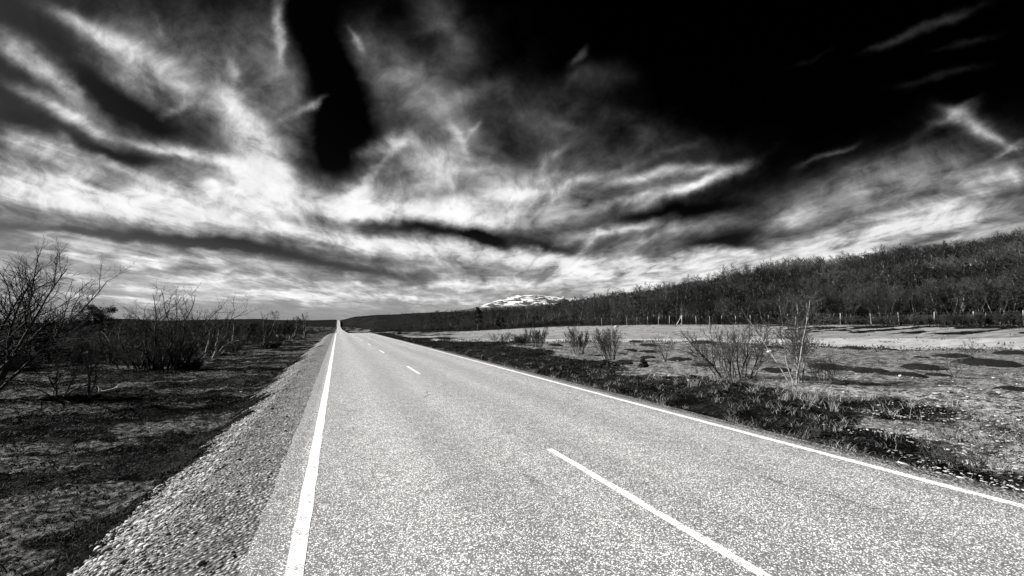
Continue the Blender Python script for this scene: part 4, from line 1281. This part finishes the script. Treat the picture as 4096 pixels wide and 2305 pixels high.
# ------------------------------------------------------------------ dark round mats on the grey plain
def m_mat():
    n = NT('crowberry_mat', .95, .1)
    p = n.pos()
    f = n.noise(p, 14, 4, .65); g = n.noise(p, 55, 2, .6)
    n.grey(n.mix(n.sm(n.math('MULTIPLY_ADD', g, .4, n.math('MULTIPLY', f, .7)), .42, .80), .006, .034))
    n.bump(n.math('ADD', f, g), 1.0, .06)
    return n.m
MAT = m_mat()
MATS = [
 (2220, 1383, 34, 'flat dark mat right of the round willow bush'),
 (2540, 1371, 28, 'farthest dark mat before the pale track, above the stubby juniper'),
 (2593, 1387, 38, 'very dark oval mat above a pair of wide ones near the stubby juniper'),
 (2521, 1403, 32, 'dark mat just left of the wide oval one above the stubby juniper'),
 (2587, 1408, 36, 'wide dark oval mat above the stubby juniper'),
 (2491, 1415, 20, 'small dark mat at the right foot of the leaning willow'),
 (2590, 1431, 32, 'dark mat directly behind the stubby juniper'),
 (2498, 1449, 34, 'dark mat left of the stubby juniper'),
 (2716, 1440, 50, 'long dark mat behind the spindly forked sapling'),
 (2812, 1464, 50, 'dark mat touching the left side of the tallest willow'),
 (2815, 1373, 48, 'thin dark mat at the edge of the pale track behind the tallest willow'),
 (3091, 1395, 42, 'narrow dark mat seen between the tallest willow and slender birch'),
 (3413, 1398, 46, 'narrow dark mat below the pale track, right of the slender birch'),
 (3564, 1400, 34, 'thin dark mat below the pale track, second right of the slender birch'),
 (3692, 1427, 28, 'small dark mat left of a long narrow one on the open plain'),
 (3808, 1424, 60, 'long narrow dark mat in the middle of the open plain'),
 (4050, 1415, 56, 'dark mat cut by the right edge, just below the pale track'),
 (3947, 1456, 92, 'wide dark mat near the right edge, largest of the far ones'),
 (3700, 1474, 74, 'clean oval dark mat in the open plain'),
 (3326, 1472, 80, 'wide dark mat behind the twiggy brush of the slender birch'),
 (3470, 1493, 78, 'wide dark mat right of the twiggy brush'),
 (3105, 1486, 58, 'dark mat between the tallest willow and the slender birch'),
 (3619, 1510, 72, 'ragged dark mat with a white snow remnant on its front edge'),
 (3753, 1502, 42, 'small dark mat below the clean oval one'),
 (4065, 1576, 66, 'largest nearest dark mat cut by the right edge'),
]
def heath_mat(px, py, hw, label, k):
    X, Y, d = at(px, py)
    rx = hw*d/FPX; ry = rx*1.12
    nr, na = 9, 44
    th = np.arange(na)*2*np.pi/na
    edge = 1+.16*fbm(np.cos(th)*1.6+k*3.1, np.sin(th)*1.6+k, 3, k)
    rr = np.linspace(0, 1, nr)
    ux = np.array(to_world(1, 0)); uy = np.array(to_world(0, 1))
    P = (rr[:, None]*np.cos(th)[None]*edge*rx)[..., None]*ux + (rr[:, None]*np.sin(th)[None]*edge*ry)[..., None]*uy
    gx, gy = P[..., 0]+X, P[..., 1]+Y
    hgt = .20*min(rx, 1.3)
    z0 = H1(X, Y)
    Zp = H(gx, gy) + hgt*(1-rr[:, None]**4) + .05*fbm(gx*7, gy*7, 2, k)*(1-rr[:, None]**3) - .05*rr[:, None]**6 - z0
    V = np.concatenate([P, Zp[..., None]], -1).reshape(-1, 3)
    i = np.arange(nr-1)[:, None]*na; j = np.arange(na)[None]; jn = (j+1) % na
    F = np.stack([i+j, i+na+j, i+na+jn, i+jn], -1).reshape(-1, 4)
    o = obj('heath_mat', mk_mesh('heath_mat', V, F, True), MAT, None, (X, Y, z0))
    tag(o, label, 'plant mat', 'dark round mats on the grey plain')
for k, m_ in enumerate(MATS): heath_mat(*m_, k+1)

# ------------------------------------------------------------------ odd stones and a box
def stone(label, px, py, size, m, seed, name='stone'):
    X, Y, d = at(px, py)
    import bmesh
    bm = bmesh.new(); bmesh.ops.create_icosphere(bm, subdivisions=3, radius=1)
    rg = random.Random(seed)
    ph = [rg.uniform(0, 6) for _ in range(6)]
    for v in bm.verts:
        c = v.co.copy()
        f = 1+.16*math.sin(c.x*3+ph[0])*math.sin(c.y*2.6+ph[1])+.1*math.sin(c.z*5+ph[2]+c.x*4)+.05*math.sin(c.y*9+ph[3])
        v.co = (c.x*f*size*1.4, c.y*f*size, c.z*f*size*.62)
    me = bpy.data.meshes.new(name); bm.to_mesh(me); bm.free()
    tag(obj(name, me, m, None, (X, Y, H1(X, Y)+size*.25)), label, 'stone')
WHITE = m_noise('white_stone', .5, .8, 5)
stone('single white boulder at the far edge of the pale field, left of the fence brace', 2466, 1309, .38, WHITE, 1)
stone('small white stone on the dark ground between wide birch clump and twisted white birch', 798, 1389, .22, WHITE, 2)
stone('tiny pale stone on the dark heath left of the gravel bank', 964, 1576, .035, WHITE, 3)
stone('white remnant lump on the front edge of the ragged dark mat', 3603, 1517, .05, WHITE, 4)
stone('white stone on the plain between the tallest willow and slender birch', 3080, 1409, .16, WHITE, 5)
X, Y, d = at(1593, 1338)
t = thing('box', 'small dark low box standing on pale ground right of the road', 'box', (X, Y, H1(X, Y)-.02), -.5)
mb = MB(); mb.box((0, 0, .20), (.9, .5, .36)); obj('body', mb.mesh('body'), BARK_D, t)
mb = MB(); mb.box((0, 0, .41), (.98, .58, .06)); obj('lid', mb.mesh('lid'), BARK_D, t)

# dark tufts breaking the edges of the pale field
def field_tufts():
    rng = np.random.default_rng(77)
    n = 900
    a = rng.uniform(-.25, .92, n)
    rt = np.interp(a, A_, R_TOE); sb = np.interp(a, SB_A, SB_R)
    k = rng.random(n)
    r = np.where(k < .45, rt*rng.uniform(.86, .985, n), np.where(k < .8, sb+rng.normal(0, 1.8, n), sb+(rt-sb)*rng.random(n)))
    cx, cy = r*np.sin(a+YAW), r*np.cos(a+YAW)
    m = 16
    x = (cx[:, None]+rng.normal(0, .35, (n, m))).ravel(); y = (cy[:, None]+rng.normal(0, .35, (n, m))).ravel()
    V, F = blades(x, y, H(x, y)-.02, rng.uniform(.08, .34, n*m), rng.uniform(.03, .09, n*m), rng.uniform(.3, 1.2, n*m), rng, .8)
    tag(obj('field_tufts', mk_mesh('field_tufts', V, F), m_island('tuft', .012, .12, 2.0)), 'small dark tufts scattered over and along the pale field', 'grass', kind='stuff')
field_tufts()

# small dark plants dotted over the grey plain on the right
def plain_plants():
    rng = np.random.default_rng(88)
    n = 3600
    a = rng.uniform(-.2, .92, n); r = 7*(42/7)**rng.random(n)
    cx, cy = r*np.sin(a+YAW), r*np.cos(a+YAW)
    ok = (cx > ER+2.5) & (fbm(cx*.5, cy*.5, 3, 97) > -.05) & (r < np.interp(a, SB_A, SB_R)-1)
    cx, cy = cx[ok], cy[ok]; n = len(cx); m = 14
    x = (cx[:, None]+rng.normal(0, .12, (n, m))).ravel(); y = (cy[:, None]+rng.normal(0, .12, (n, m))).ravel()
    rr = np.hypot(x, y)
    V, F = blades(x, y, H(x, y)-.01, rng.uniform(.03, .11, n*m), rng.uniform(.006, .014, n*m)*(1+rr/12), rng.uniform(.5, 2.0, n*m), rng, .9)
    tag(obj('plain_plants', mk_mesh('plain_plants', V, F), m_island('plain_leaf', .010, .13, 1.8)), 'small dark low plants dotted over the grey plain right of the road', 'plants', kind='stuff')
plain_plants()
